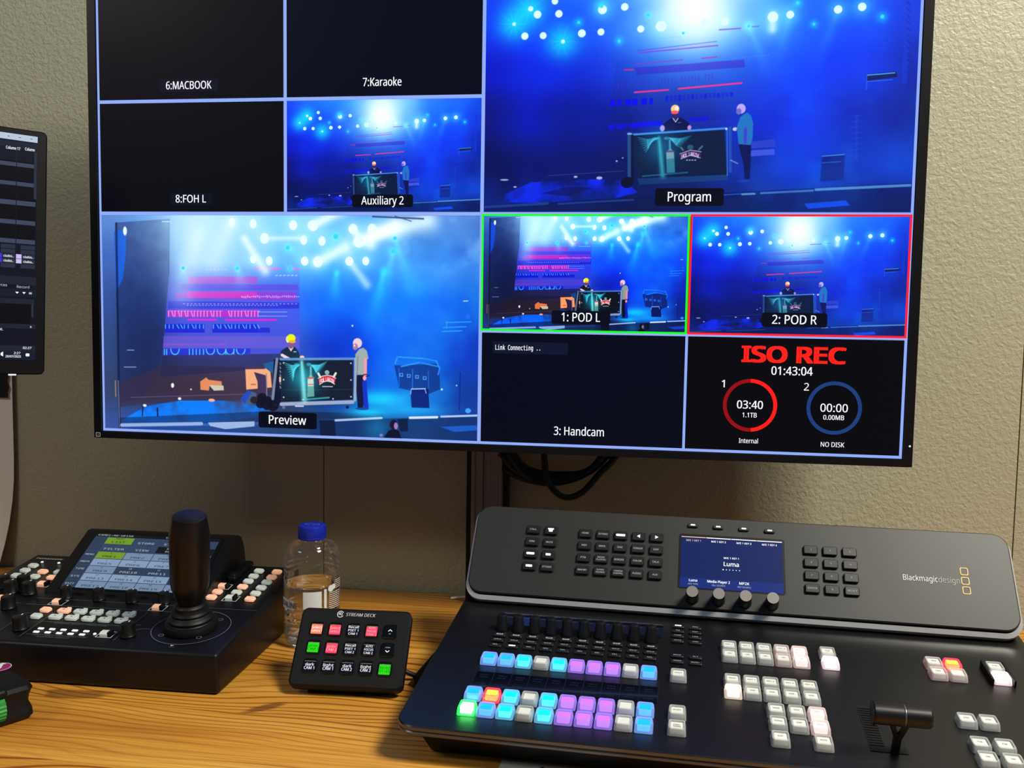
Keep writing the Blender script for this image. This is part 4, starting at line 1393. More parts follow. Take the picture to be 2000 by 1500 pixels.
def hexkey(w, h, m, top=True):
    b = MB()
    o = [(-w / 2, -h / 2 + .002), (-w / 2 + .003, -h / 2), (w / 2 - .001, -h / 2), (w / 2, -h / 2 + .001), (w / 2, h / 2 - .002), (w / 2 - .003, h / 2), (-w / 2 + .001, h / 2), (-w / 2, h / 2 - .001)]
    b.add(stack([[(x, y, 0) for x, y in o], [(x, y, .0022) for x, y in o], [(x * .9, y * .88, .0030) for x, y in o]]), m)
    return b


def camkey(m):
    b = hexkey(.0142, .0088, m)
    b.add(rprism(.0050, .0022, .0007, .001, .0038, .0005), m, T(.0038, .0042))
    b.add(disc(-.0004, .0005, .0010, .0032, 10), INKG)
    return b.mesh('camera_key')


def framedkey(m):
    b = MB()
    b.add(border(-.0088, -.0072, .0088, .0072, .0007, .0005), INK)
    b.add(extrude([(-.0048, 0), (.0048, 0), (.0048, .0028), (.003, .0042), (-.003, .0042), (-.0048, .0028)], -.0050, .0036), m)
    b.add(extrude([(-.0046, 0), (.0046, 0), (.0044, .005), (-.0044, .005)], .0037, .0062), BLACK2)
    return b.mesh('framed_key')


ckw, ckp, fkp, fkw = camkey(KW), camkey(KP), framedkey(KP), framedkey(KW)
skw, skp = hexkey(.0115, .0098, KW).mesh('small_key'), hexkey(.0115, .0098, KP).mesh('small_key')
for j, v in enumerate((.0740, .0578)):
    for k in range(5):
        o = put('camera_key', ckp if (j == 0 and k == 0) else ckw, rc, CF @ T(-.2125 + .0193 * k, v))
        if j == 0 and k == 0:
            o['label'] = 'salmon-lit key'
for x, y, m in ((-.2345, .0740, skp), (-.2345, .0572, skw), (-.332, .195, skw), (-.332, .179, skw), (-.332, .162, skw), (-.3075, .178, skp), (-.3075, .162, skw), (-.285, .162, skp), (-.287, .179, skw), (-.305, .098, skp), (-.329, .098, skp),
                (-.0427, .215, skw), (-.0427, .198, skw), (-.0427, .182, skw), (-.0427, .165, skp), (-.0427, .148, skw), (-.0195, .215, skp), (-.0195, .198, skp), (-.0195, .182, skw), (-.0195, .165, skw), (-.0195, .148, skw), (-.0195, .132, skp), (-.066, .147, skp), (-.066, .131, skp)):
    o = put('small_key', m, rc, CF @ T(x, y))
    if m is skp:
        o['label'] = 'salmon-lit key'
for x, y, m in ((-.234, .096, fkp), (-.113, .096, fkp), (-.283, .142, fkp), (-.066, .164, fkp), (-.0427, .132, fkw), (-.134, .026, fkw)):
    put('framed_key', m, rc, CF @ T(x, y))
tk = MB().add(rprism(.0062, .0032, .0005, 0, .0014, .0004), mat('key_bright', (240, 240, 240), .4, emit=(255, 255, 255), es=.4)).mesh('group_key')
for j, v in enumerate((.0300, .0220)):
    for k in range(5):
        put('group_key', tk, rc, CF @ T(-.211 + .013 * k, v))
lm_ = MB().add(lathe([(.0017, 0), (.0017, .0006), (.0010, .0012)], 12), mat('indicator_white', (240, 240, 240), .3, emit=(255, 255, 255), es=.9)).mesh('indicator')
for x, y in ((-.33, .21), (-.307, .21), (-.147, .026)):
    put('indicator', lm_, rc, CF @ T(x, y))


def knob_mesh(r, h, name='knob', ribs=20, r1=None, pointer=True):
    n = ribs * 2
    r1 = r1 or r * .93
    lp = []
    for rr, z, rib in ((r * 1.04, 0, 0), (r * 1.04, h * .12, 0), (r, h * .16, 1), (r1, h * .88, 1), (r1 * .94, h * .97, 0), (r1 * .82, h, 0)):
        lp.append([((rr - (.045 * r if rib and i % 2 else 0)) * math.cos(2 * math.pi * i / n), (rr - (.045 * r if rib and i % 2 else 0)) * math.sin(2 * math.pi * i / n), z) for i in range(n)])
    b = MB().add(stack(lp), KNOB)
    if pointer:
        b.add(box(-.0005, r1 * .4, h, .0005, r1 * .8, h + .0003), INK)
    return b.mesh(name)


k1 = knob_mesh(.0068, .0135)
for x in (-.233, -.1925, -.152, -.113):
    put('knob', k1, rc, CF @ T(x, .1105))
k2 = knob_mesh(.0078, .0145)
for x, y in ((-.233, .028), (-.110, .027), (-.325, .130), (-.306, .116), (-.302, .134), (-.283, .116), (-.281, .076)):
    put('knob', k2, rc, CF @ T(x, y))
sl = MB().add(rprism(.011, .056, .002, 0, .0075, .002), BLACK2, T(-.0625, .206)).add(rprism(.009, .012, .002, .007, .0095, .001), BLACK, T(-.0625, .186))
sl.build('slider', rc, CF)
# joystick
js = MB()
js.add(lathe([(.0275, 0), (.0285, .003), (.0270, .0075), (.0235, .0085), (.0228, .0095), (.0238, .0125), (.0222, .0150), (.0200, .0158), (.0195, .0165), (.0203, .0190), (.0188, .0215), (.0165, .0222), (.0160, .0235), (.0166, .026), (.0150, .028), (.0125, .029)], 40), RUBBER, smooth=True)
JF = CF @ T(-.053, .0545, .0)
js.build('joystick_boot', rc, JF)
jl = JF @ T(0, 0, .026) @ Matrix.Rotation(R(5.5), 4, 'Y') @ Matrix.Rotation(R(5), 4, 'X')
jh = MB()
jh.add(lathe([(.0118, -.004), (.0125, .002), (.0150, .011), (.0192, .022), (.0203, .030), (.0207, .055), (.0207, .080), (.0204, .0845), (.0190, .0930), (.0178, .1010), (.0172, .1034), (.0160, .1042)], 40), mat('joystick_black', (9, 9, 12), .38, spec=.45), smooth=True)
jh.build('joystick', rc, jl)

# ------------------------------------------------------------------ water bottle
bt = empty('water_bottle', (-0.3890, 1.0254, DESK), 0, 'small clear ridged water bottle with blue cap behind the key pad', 'bottle')
pet = bpy.data.materials.new('clear_plastic')
pet.use_nodes = True
nt = pet.node_tree
tr_ = node(nt, 'ShaderNodeBsdfTransparent')
tr_.inputs[0].default_value = (.97, .975, .98, 1)
gl_ = node(nt, 'ShaderNodeBsdfGlossy')
gl_.inputs['Roughness'].default_value = .06
lw = node(nt, 'ShaderNodeFresnel')
lw.inputs['IOR'].default_value = 1.45
mm_ = node(nt, 'ShaderNodeMath', operation='MULTIPLY_ADD')
mm_.inputs[1].default_value = .42
mm_.inputs[2].default_value = .02
nt.links.new(lw.outputs[0], mm_.inputs[0])
mx_ = node(nt, 'ShaderNodeMixShader')
nt.links.new(mm_.outputs[0], mx_.inputs[0])
nt.links.new(tr_.outputs[0], mx_.inputs[1])
nt.links.new(gl_.outputs[0], mx_.inputs[2])
df_ = node(nt, 'ShaderNodeBsdfTranslucent')
df_.inputs[0].default_value = (.8, .82, .85, 1)
mz_ = node(nt, 'ShaderNodeMixShader')
mz_.inputs[0].default_value = .07
nt.links.new(mx_.outputs[0], mz_.inputs[1])
nt.links.new(df_.outputs[0], mz_.inputs[2])
nt.links.new(mz_.outputs[0], nt.nodes['Material Output'].inputs['Surface'])
prof = [(.020, .0035), (.027, .001), (.0300, .004), (.0318, .010)]
for k in range(28):
    z = .014 + k * .003
    flat = .036 < z < .078
    prof.append((.0331 - (.0004 if flat else .0012) * (k % 2), z))
for k in range(9):
    t = k / 8
    prof.append((.0331 * math.cos(t * 1.02) ** .8 - .0010 * (k % 2), .099 + .0225 * math.sin(t * 1.55)))
prof += [(.0158, .1240), (.0150, .1262), (.0150, .1300)]
ob = MB().add(lathe(prof, 48, True, True), pet, smooth=True).build('bottle_body', bt)
wt = mat('still_water', (250, 253, 255), .0, trans=1.0, ior=1.2)
wp = [(r - .0012, z + .0008) for r, z in prof if z < .0725]
wp.append((.0318, .0728))
MB().add(lathe(wp, 48), wt, smooth=True).build('water', bt)
BLUE = mat('blue_cap', (22, 40, 165), .35)
n = 80
lp = []
for r, z, rib in ((.0160, .1255, 0), (.0164, .1262, 0), (.0164, .1278, 0), (.0159, .1281, 0), (.0163, .1286, 1), (.0163, .1395, 1), (.0155, .1412, 0), (.0140, .1420, 0)):
    lp.append([((r - (.0004 if rib and i % 2 else 0)) * math.cos(2 * math.pi * i / n), (r - (.0004 if rib and i % 2 else 0)) * math.sin(2 * math.pi * i / n), z) for i in range(n)])
MB().add(stack(lp), BLUE).add(ringflat(-.004, 0, .003, .0042, .1422, 40, 320, 20), mat('blue_cap_relief', (60, 110, 200), .4)).add(ringflat(.005, 0, .003, .0042, .1422, 0, 360, 20), mat('blue_cap_relief')).build('cap', bt)
lab = MB()


def wrap(vf, r=.0336, a0=-90.0):
    vs, fs = vf
    return [((r + z) * math.cos(R(a0) + x / r), (r + z) * math.sin(R(a0) + x / r), y) for x, y, z in vs], fs


def patch(x0, y0, x1, y1, z=0.0, k=10):
    v = []
    for i in range(k + 1):
        x = x0 + (x1 - x0) * i / k
        v += [(x, y0, z), (x, y1, z)]
    return v, [(2 * i, 2 * i + 2, 2 * i + 3, 2 * i + 1) for i in range(k)]


A0 = -90 + 20.8
WL = mat('label_white', (228, 230, 232), .5)
NV = mat('label_navy', (26, 28, 92), .5)
lab.add(wrap(patch(-.0105, .0500, .0110, .0700), a0=A0), WL)                    # plain white square
lab.add(wrap(patch(-.0470, .0470, -.0225, .0590), a0=A0), WL)
lab.add(wrap(text('CRISTALINE', .0062, -.0380, .0530, .0003, 'C', .03, .040), a0=A0), NV)
lab.add(wrap(patch(.0140, .0460, .0172, .0720), a0=A0), WL)
lab.add(wrap(disc(.0230, .0715, .0040, .0002, 14), a0=A0), WL)
lab.add(wrap(disc(.0270, .0730, .0032, .0002, 14), a0=A0), WL)
for i in range(9):
    lab.add(wrap(patch(.0205, .0660 - i * .0023, .0400, .0667 - i * .0023), a0=A0), WL)
for i in range(5):
    lab.add(wrap(patch(.0290, .0705 + i * .0022, .0420, .0711 + i * .0022), a0=A0), WL)
lab.build('printed_label', bt)

# ------------------------------------------------------------------ key pad with little screens
kp = empty('key_pad', (-0.2982, 0.8750, DESK), 4.0, 'small black tilted key pad with fifteen lit picture keys', 'key pad')
KF = tilt((0, 0, .012), 49.3)
cs = MB()
cs.add(rprism(.1185, .0850, .007, -.0125, 0, .0022, 6), BLACK, T(0, .042))
cs.build('casing', kp, KF)
sd = MB().add(extrude([(.0135, .0008), (.062, .0008), (.064, .006), (.058, .0560), (.0555, .0565)], -.042, .042), BLACK)
sd.build('stand', kp)
lt = MB()
lt.add(text('STREAM DECK', .0036, .0048, .0776, .0004, bold=.035, width=.0318, shear=.12), INK)
lt.add(ringflat(-.0172, .0776, .0030, .0037, .0004, 30, 330, 30), INK)
lt.add(ringflat(-.0172, .0776, .0016, .0022, .0004, -60, 200, 20), INK)
lt.add(([(-.0182, .0764, .0005), (-.0160, .0776, .0005), (-.0182, .0788, .0005)], [(0, 1, 2)]), INK)
lt.build('lettering', kp, KF)
SK = {k: glow('pad_' + k, c, e) for k, (c, e) in dict(orange=((250, 135, 95), 1.05), pink=((255, 70, 105), 1.1), green=((40, 215, 20), 1.1), navy=((10, 14, 38), 1.0)).items()}
PINKT = glow('pad_pink_text', (255, 180, 175), 1.0)
GRNT = glow('pad_green_text', (20, 130, 12), 1.0)
YEL = glow('pad_yellow_line', (190, 175, 110), .8)
keys = [('orange', ['Select', 'Camera 1'], 'w'), ('pink', ['Select', 'Camera 2'], 'p'), ('navy', ['Recall', 'PSET 1', 'CAM 1'], 'w'), ('pink', ['AUTO', 'FOCUS', 'CAM 1'], 'p'), ('up', [], ''),
        ('green', ['prev', 'CAM 1'], 'g'), ('pink', ['prev', 'CAM 2'], 'p'), ('navy', ['Recall', 'PSET 1', 'CAM 2'], 'w'), ('navy', ['AUTO', 'FOCUS', 'CAM 2'], 'w'), ('down', [], ''),
        ('navy', ['dark', 'CAM 1'], 'w'), ('navy', ['light', 'CAM 1'], 'w'), ('navy', ['dark', 'CAM 2'], 'w'), ('navy', ['light', 'CAM 2'], 'w'), ('green', ['Record', '01:43'], 'g')]
KGL = mat('key_gloss', (8, 9, 12), .12, coat=.4)
for i, (k, lines, tc_) in enumerate(keys):
    b = MB()
    b.add(rprism(.0166, .0166, .0036, -.0005, .0004, 0, 5), mat('key_well', (3, 3, 4), .5))
    b.add(rprism(.0150, .0150, .0030, .0004, .0020, .0006, 5), KGL)
    if k in SK:
        b.add(rrect(0, -.0012, .0118, .0102, .0008, .00225), SK[k])
        b.add(seg2(-.0059, .0042, .0059, .0042, .0003, .0023), YEL)
        b.add(text('#%02d' % (i + 1) if False else '...', .0012, -.002, .0051, .0023, bold=.02), YEL)
        ink = {'w': WHT, 'p': PINKT, 'g': GRNT}[tc_]
        hh = .0024 if len(lines) == 3 else .0029
        for j, s in enumerate(lines):
            b.add(text(s, hh, 0, -.0010 + (len(lines) - 1) * .0018 - j * .0036, .0025, bold=.025, width=min(.0108, hh * .78 * len(s))), ink)
    else:
        s = 1 if k == 'up' else -1
        y = .0005 if k == 'up' else -.0018
        b.add(seg2(-.0020, y - .0008 * s, 0, y + .0010 * s, .0007, .0023), LITW)
        b.add(seg2(.0020, y - .0008 * s, 0, y + .0010 * s, .0007, .0023), LITW)
        b.add(text('UP' if s > 0 else 'DOWN', .0012, 0, -.0030 if s > 0 else .0022, .0023, bold=.03), LITD)
    o = b.build('picture_key', kp, KF @ T(-.0392 + .0196 * (i % 5), .0606 - .0199 * (i // 5)))
    if k in ('orange', 'pink', 'green'):
        o['label'] = '%s-lit key' % k
# its lead
MB().add(tube([(.03, .055, .018), (.05, .052, .012), (.066, .058, .0045), (.085, .075, .0028), (.102, .094, .0028), (.114, .108, .0028)], .0026, 10, 8), RUBBER, smooth=True).build('lead', kp)

# ------------------------------------------------------------------ slim black device partly under the switcher
hb = empty('desktop_device', (-0.2365, 0.9165, DESK), -4.5, 'slim black device lying half under left edge of the big switcher', 'device')
MB().add(rprism(.052, .160, .006, 0, .012, .002, 4), BLACK2, T(.024, .078)).build('shell', hb)
ic = MB()
for y, w in ((.030, .002), (.048, .005), (.060, .0025), (.070, .002), (.088, .002), (.093, .002), (.099, .002), (.112, .003)):
    ic.add(rrect(.0142, y, w * .8, .0028, .0007, .0122), INK if w > .0024 else INKG)
ic.build('icons', hb)

# ------------------------------------------------------------------ belt pack at the lower left corner
bp_ = empty('belt_pack', (-0.5725, 0.7802, DESK), 59.5, 'black belt pack with green ribbed wheel and round purple sticker', 'belt pack')
SH = .0355
lp = []
for z, ins, top in ((.0005, .003, 0), (.004, .0, 0), (.010, .0005, 0), (.017, .003, 0), (.024, .002, 0), (.030, 0, 0), (.0338, .0018, 0), (SH, .006, 0)):
    lp.append([(x, y, z) for x, y in outline(.13 - 2 * ins, .088 - 2 * ins, .008, 5)])
MB().add(stack(lp), BLACK, T(-.065, .044), smooth=True).build('housing', bp_)
MB().add(lathe([(.0, 0), (.0115, .0002), (.0115, .0006)], 36, False, True), mat('purple_sticker', (150, 30, 110), .4), T(-.0085, .0610, SH)).add(ringflat(-.0085, .0610, .0108, .0114, SH + .0009), INK).add(
    ([(-.0125 + x, .056 + y, SH + .0009) for x, y in ((0, 0), (.004, 0), (.010, .009), (.013, .008), (.011, .013), (.003, .012), (.006, .010))], [tuple(range(7))]), INK).build('sticker', bp_)
GR = mat('green_wheel', (42, 150, 60), .5)
n = 44
gw = [[((.0135 - (.0009 if i % 2 else 0)) * math.cos(2 * math.pi * i / n), (.0135 - (.0009 if i % 2 else 0)) * math.sin(2 * math.pi * i / n), z) for i in range(n)] for z in (-.0055, .0055)]
MB().add(stack(gw), GR, frame((-.0335, .0085, .0170), (0, 1, 0), (0, 0, 1))).build('wheel', bp_)
MB().add(hex8([(-.0475, -.0045, .0305), (-.0255, -.0045, .0305), (-.0255, .012, .0305), (-.0475, .012, .0305)], [(-.0465, -.002, .0372), (-.0265, -.002, .0372), (-.0265, .012, .0372), (-.0465, .012, .0372)], .0028, 3), BLACK2).build('wheel_guard', bp_)

# ------------------------------------------------------------------ the big switcher
sw = empty('video_switcher', (-0.2119, 0.7524, DESK), -2.3, 'large black vision switcher panel with rows of coloured lit buttons', 'switcher')
PF = tilt((0, 0, .036), 7)
t7, c7 = math.sin(R(7)), math.cos(R(7))
bd_ = MB()
zz = lambda y: .036 + y * t7 / c7 - .0085
bd_.add(hex8([(.026, .030, .0008), (.561, .030, .0008), (.561, .285, .0008), (.026, .285, .0008)], [(.018, .010, zz(.010)), (.569, .010, zz(.010)), (.569, .290, zz(.290)), (.018, .290, zz(.290))], .002), BLACK2)
bd_.build('base', sw)
pt = MB()
pt.add(rprism(.587, .305, .018, -.0042, 0, .0012, 8), PLATE, T(.2935, .1525))
pt.add(rprism(.5855, .3035, .0175, -.0052, -.0042, 0, 8), BLACK2, T(.2935, .1525))
pt.add(rprism(.587, .305, .018, -.0092, -.0052, .0012, 8), EDGE, T(.2935, .1525))
pt.build('control_plate', sw, PF)
et = MB()
for z0, z1 in ((-.0038, -.0010),):
    a = outline(.5874, .3054, .0182, 8)
    et.add(stack([[(x, y, z0) for x, y in a], [(x, y, z1) for x, y in a]], False, False), EDGE, T(.2935, .1525))
et.build('edge_trim', sw, PF)

# monitor panel
QF = tilt((0, .2484, .0806), 53)
mp_ = MB()
mp_.add(rprism(.579, .1070, .0165, -.004, 0, .0012, 8), CHAR, T(.2935, .0535))
mp_.build('upper_panel', sw, QF)
fr_ = MB()
fr_.add(rprism(.5835, .1130, .0185, -.0245, -.0040, .003, 8), BLACK2, T(.2935, .0510))
fr_.build('panel_back', sw, QF)
ft = MB()
a = outline(.5846, .1140, .019, 8)
ai = outline(.578, .1065, .0165, 8)
ft.add(stack([[(x, y, -.0125) for x, y in a], [(x, y, -.0052) for x, y in a], [(x, y + .001, -.0032) for x, y in ai]], False, False), SILVER, T(.2935, .0507))
ft.build('silver_rim', sw, QF)
nk = MB()
nk.add(hex8([(.10, .268, zz(.268) + .008), (.49, .268, zz(.268) + .008), (.49, .296, zz(.296) + .008), (.10, .296, zz(.296) + .008)], [(.10, .283, .098), (.49, .283, .098), (.49, .305, .108), (.10, .305, .108)], .002), BLACK2)
nk.build('panel_support', sw)

PKM = mat('panel_key_black', (24, 24, 25), .38)
WELL = mat('panel_key_well', (5, 5, 6), .5)


def panel_key(s, u, v, lit=False, w=.0150, h=.0103, icon=None):
    b = MB()
    b.add(rprism(w + .0010, h + .0010, .0016, -.0006, .0003, 0, 3), WELL)
    b.add(rprism(w - .0004, h - .0006, .0014, .0003, .0036, .0007, 3), PKM)
    ink = LITW if lit else LITD
    ls_ = s.split('\n') if s else []
    for j, q in enumerate(ls_):
        hh = .0017 if len(ls_) > 1 else .0020
        b.add(text(q, hh, 0, (len(ls_) - 1) * .0014 - j * .0028, .0038, bold=.03, width=min(w - .0045, hh * .95 * len(q))), ink)
    if lit and not icon:
        b.add(rrect(0, 0, min(w - .0050, .0016 * len(s) + .001), .0027, .0008, .0037), LITW)
    if icon:
        b.add(([(x, y, .0038) for x, y in icon], [tuple(range(len(icon)))]), LITW)
    o = b.build('panel_button', sw, QF @ T(u, v))
    return o


TRI = [(-.0020, 0), (.0016, -.0020), (.0016, .0020)]
phone = [(-.0020, -.0020), (.0020, -.0020), (.0024, .0004), (.0034, .0010), (.0034, .0024), (-.0034, .0024), (-.0034, .0010), (-.0024, .0004)]
LK = [['CALL', ''], ['DIM', 'MUTE'], ['CLEAR', 'PGM'], ['TALK', 'STUDIO']]
for j in range(4):
    for k in range(2):
        s = LK[j][k]
        panel_key(s, .0722 + .0204 * k, .0787 - .0149 * j, (j, k) in ((0, 1), (2, 0), (2, 1), (3, 0)), icon=phone if (j, k) == (0, 1) else None)
MK = [['HOME', 'SETTINGS', 'REPLAY', '', ''], ['MIX', 'WIPE', 'DVE', 'STINGER', 'DIP'], ['FTB', 'MEDIA\nPLAYERS', 'BORDER', 'COLOR', 'TALK'], ['MACRO', 'SUPER\nSOURCE', 'CAMERA\nCONTROL', 'AUDIO', 'AUX']]
for j in range(4):
    for k in range(5):
        panel_key(MK[j][k], .1326 + .02014 * k, .0778 - .0148 * j, (j, k) == (0, 2), icon=TRI if (j, k) == (0, 3) else [(-x, y) for x, y in reversed(TRI)] if (j, k) == (0, 4) else None)
NK = ['1', '2', '3', '4', '5', '6', '7', '8', '9', 'ENTER', '0', 'RESET']
for i, s in enumerate(NK):
    panel_key(s, .3795 + .0202 * (i % 3), .0743 - .01468 * (i // 3))
for k in range(4):
    b = MB()
    b.add(rprism(.0122, .0052, .0016, -.0005, .0003, 0, 3), WELL)
    b.add(rprism(.0112, .0042, .0014, .0003, .0026, .0007, 3), mat('soft_key', (48, 48, 48), .35))
    b.add(rrect(0, .0002, .0052, .0017, .0008, .0028), LITW)
    b.build('soft_key', sw, QF @ T(.2529 + .02797 * k, .0957 - .0005 * k))
sb = MB()
sb.add(rprism(.1140, .0640, .0025, -.0005, .0004, 0, 4), BLACK2, T(.2952, .0534))
SB = glow('switcher_screen', (22, 42, 112), .72)
SB2 = glow('switcher_screen_low', (24, 52, 140), .75)
sx0, sx1 = .2403, .3500
sb.add(rect(sx0, .0225, sx1, .0340, .0007), SB2)
sb.add(rect(sx0, .0340, sx1, .0818, .0007), SB)
PEACH = glow('tab_peach', (250, 205, 185), 1.0)
for k in range(4):
    x = sx0 + (sx1 - sx0) * (k + .5) / 4
    sb.add(rect(x - .0134, .0814, x + .0134, .0823, .0009), PEACH if k == 0 else LITW)
    sb.add(text('M/E 1 KEY %d' % (k + 1), .0021, x, .0778, .0009, bold=.03, width=.0158), PEACH if k == 0 else LITW)
sb.add(text('M/E 1 KEY 1', .0021, .2952, .0592, .0009, bold=.02, width=.0158), LITW)
sb.add(text('Luma', .0048, .2952, .0522, .0009, bold=.02, width=.0160), LITW)
for k in range(6):
    sb.add(disc(.2865 + k * .0035, .0455, .0007 if k == 0 else .0005, .0009, 10), LITW)
for x, s, w, s2, w2 in ((.2545, 'Luma', .0088, 'KEY TYPE', .0105), (.2818, 'Media Player 2', .0240, 'FILL SOURCE', .0140), (.3090, 'MP2K', .0105, 'KEY SOURCE', .0140)):
    sb.add(text(s, .0028, x, .0310, .0009, bold=.03, width=w), LITW)
    sb.add(text(s2, .0018, x, .0268, .0009, bold=.03, width=w2), LITD)
sb.build('screen', sw, QF)
kn = MB()
kn.add(lathe([(.0076, 0), (.0074, .002), (.0064, .0185), (.0061, .0196)], 36, True, False), KNOB, smooth=True)
kn.add(disc(0, 0, .0061, .0196, 36), mat('knob_cap_grey', (128, 126, 122), .4, metal=.3))
kn_ = kn.mesh('menu_knob')
for k in range(4):
    put('menu_knob', kn_, sw, QF @ T(.2537 + .02775 * k, .0112 - .0003 * k))
lg = MB()
INKM = mat('soft_white_print', (165, 165, 165), .6)
lg.add(text('Blackmagic', .0062, .4728, .0508, .0004, 'L', .0, .0345), INK)
lg.add(text('design', .0062, .5080, .0506, .0004, 'L', 0, .0210), INKM)
GOLD = mat('gold_print', (205, 165, 60), .4)
for y in (.0614, .0509, .0405):
    o_, i_ = outline(.0082, .0086, .0018, 4), outline(.0062, .0066, .0012, 4)
    nn = len(o_)
    lg.add(([(.5345 + x, y + q, .0004) for x, q in o_ + i_], [(k, (k + 1) % nn, nn + (k + 1) % nn, nn + k) for k in range(nn)]), GOLD)
lg.build('maker_lettering', sw, QF)

# lower plate: windows
wn = MB()
wn.add(rprism(.1740, .0310, .002, -.0003, .0005, 0, 3), GLOSS, T(.1372, .2190))
DIMB = glow('strip_blue', (16, 24, 50), .6)
DIMT = glow('strip_text', (90, 110, 150), .7)
for k in range(10):
    x = .0595 + .01735 * k
    wn.add(rect(x - .0082, .2060, x + .0082, .2260, .0007), glow('strip_blue2', (24, 42, 100), .7) if k == 1 else DIMB)
    wn.add(text(('POD L', 'POD R', 'CAM 3', 'CAM 4', 'CAM 5', 'MAC', 'KARAOKE', 'FOH L', 'AUX 1', 'AUX 2')[k], .0018, x - .002, .2310, .0009, width=.0085), DIMT)
    wn.add(text('Level', .0015, x + .001, .2235, .0009, width=.006), DIMT)
wn.build('level_display', sw, PF)
wn = MB()
wn.add(rprism(.1728, .0290, .002, -.0003, .0006, 0, 3), GLOSS, T(.1376, .0882))
GLB = glow('strip_line', (45, 58, 92), .6)
DT2 = glow('strip_label', (48, 66, 108), .6)
for k in range(11):
    x = .0513 + .01727 * k
    wn.add(seg2(x, .0745, x, .1020, .0003, .0008), GLB)
    if k < 10:
        for y, s in ((.0965, 'CAM'), (.0925, 'AUX'), (.0800, 'POD')):
            wn.add(text(s + ' %d' % (k + 1) if y == .0965 else s, .0018, x + .0085, y, .0009, width=.008), DT2)
wn.build('label_display', sw, PF)

# clear caps
CAPS = {'blue': ((10, 140, 255), (125, 170, 255), 2.1), 'cyan': ((0, 195, 250), (115, 205, 255), 2.0), 'grey': (None, (190, 190, 215), .0), 'lav': (None, (190, 185, 235), .10), 'purple': ((165, 90, 255), (160, 130, 255), 1.9),
        'red': ((255, 130, 40), (255, 40, 75), 4.0), 'green': ((120, 255, 150), (10, 245, 50), 14.0), 'white': (None, (225, 228, 222), .0), 'warm': ((255, 240, 215), (255, 228, 200), 2.0), 'rose': ((255, 232, 230), (255, 212, 208), 1.1), 'hot': ((255, 240, 242), (255, 222, 226), 2.6), 'pinkish': (None, (255, 170, 165), .16)}


def cap_mesh(kind, s=None):
    ins, rim, e = CAPS[kind]
    b = MB()
    shell = clear_cap(kind, rim, .5 * e if ins else e, (215, 218, 216) if not ins else ((205, 196, 192) if kind in ('warm', 'rose', 'hot') else tuple(int(60 + .35 * q) for q in rim)))
    W, D, H = .0160, .0165, .0072
    # hollow cap: outer skirt, rounded shoulders, rim and sunk top
    lp = [[(x, y, z) for x, y in outline(w, d, r, 4)] for w, d, r, z in ((W, D, .0022, .0003), (W, D, .0022, .0010), (W - .0012, D - .0014, .0024, H - .0012), (W - .0022, D - .0026, .0022, H), (W - .0046, D - .0050, .0014, H), (W - .0056, D - .0060, .0012, H - .0010))]
    b.add(stack(lp, False, False), shell)
    im = mat('insert_white', (222, 224, 218), .4) if not ins else mat('insert_' + kind, tuple(int(q * .25) for q in ins), .4, emit=ins, es=e * 1.15)
    b.add(rprism(W - .0052, D - .0056, .0012, .0008, H - .0012, .0004, 3), im)
    b.add(rrect(0, 0, W - .0010, D - .0010, .0015, .0006), mat('insert_base', (70, 70, 74), .5))
    if s:
        for j, q in enumerate(s.split('\n')):
            b.add(text(q, .0016, 0, .0006 - j * .0024, H - .0010, bold=.01, width=min(.0085, .0012 * len(q) + .0008)), mat('legend_grey', (95, 95, 98), .6))
    return b.mesh('clear_button')


_cap = {}


def cap(kind, u, v, s=None, label=None):
    k = (kind, s)
    if k not in _cap:
        _cap[k] = cap_mesh(kind, s)
    o = put('clear_button', _cap[k], sw, PF @ T(u, v))
    nm = {'blue': 'blue-lit', 'cyan': 'cyan-lit', 'purple': 'purple-lit', 'red': 'red-lit', 'green': 'green-lit', 'warm': 'warm white-lit', 'rose': 'rose-lit', 'hot': 'bright white-lit'}.get(kind)
    if nm:
        o['label'] = nm + ' button'


pat = ['blue', 'blue', 'cyan', 'grey', 'cyan', 'purple', 'purple', 'purple', 'lav', 'blue']
for j, v in enumerate((.1235, .0565, .0318)):
    for k in range(10):
        kind = pat[k]
        if j == 1 and k == 1:
            kind = 'red'
        if j == 2 and k == 0:
            kind = 'green'
        cap(kind, .0583 + .01730 * k, v)
for v, s in ((.1225, 'SHIFT'), (.0566, 'SHIFT'), (.0325, 'PREV\nTRANS')):
    cap('white', .2418, v, s)
for k in range(5):
    cap('rose' if k == 4 else 'pinkish' if k == 3 else 'white', .2910 + .0170 * k, .1893, 'KEY %d' % (k + 1))
    cap('rose' if k == 4 else 'pinkish' if k == 3 else 'white', .2910 + .0170 * k, .1705, 'ON')
    cap('white', .2916 + .0172 * k, .1215, ('BKGD', 'KEY 1', 'KEY 2', 'KEY 3', 'KEY 4')[k])
    cap('warm' if k == 0 else 'white', .2916 + .0172 * k, .1020, 'MIX' if k == 0 else 'DSK')
cap('white', .3860, .1925, 'TIE')
cap('hot', .3864, .1728, 'CUT')
cap('pinkish', .4837, .1893, 'ARM')
cap('red', .5008, .1893)
cap('pinkish', .4834, .1696, 'ISO')
cap('pinkish', .5004, .1696)
cap('white', .5386, .1893, 'FTB')
cap('hot', .5388, .1707)
for k in range(3):
    cap('rose' if k == 2 else 'white', .3272 + .0174 * k, .0750, ('WIPE', 'DVE', 'MIX')[k])
    cap('rose' if k == 2 else 'white', .3272 + .0174 * k, .0545, ('STING', 'DIP', 'RATE')[k])
cap('white', .3270, .0312, 'CUT')
cap('white', .3614, .0312, 'AUTO')
for u in (.4865, .5042):
    cap('white', u, .0880, 'DSK')
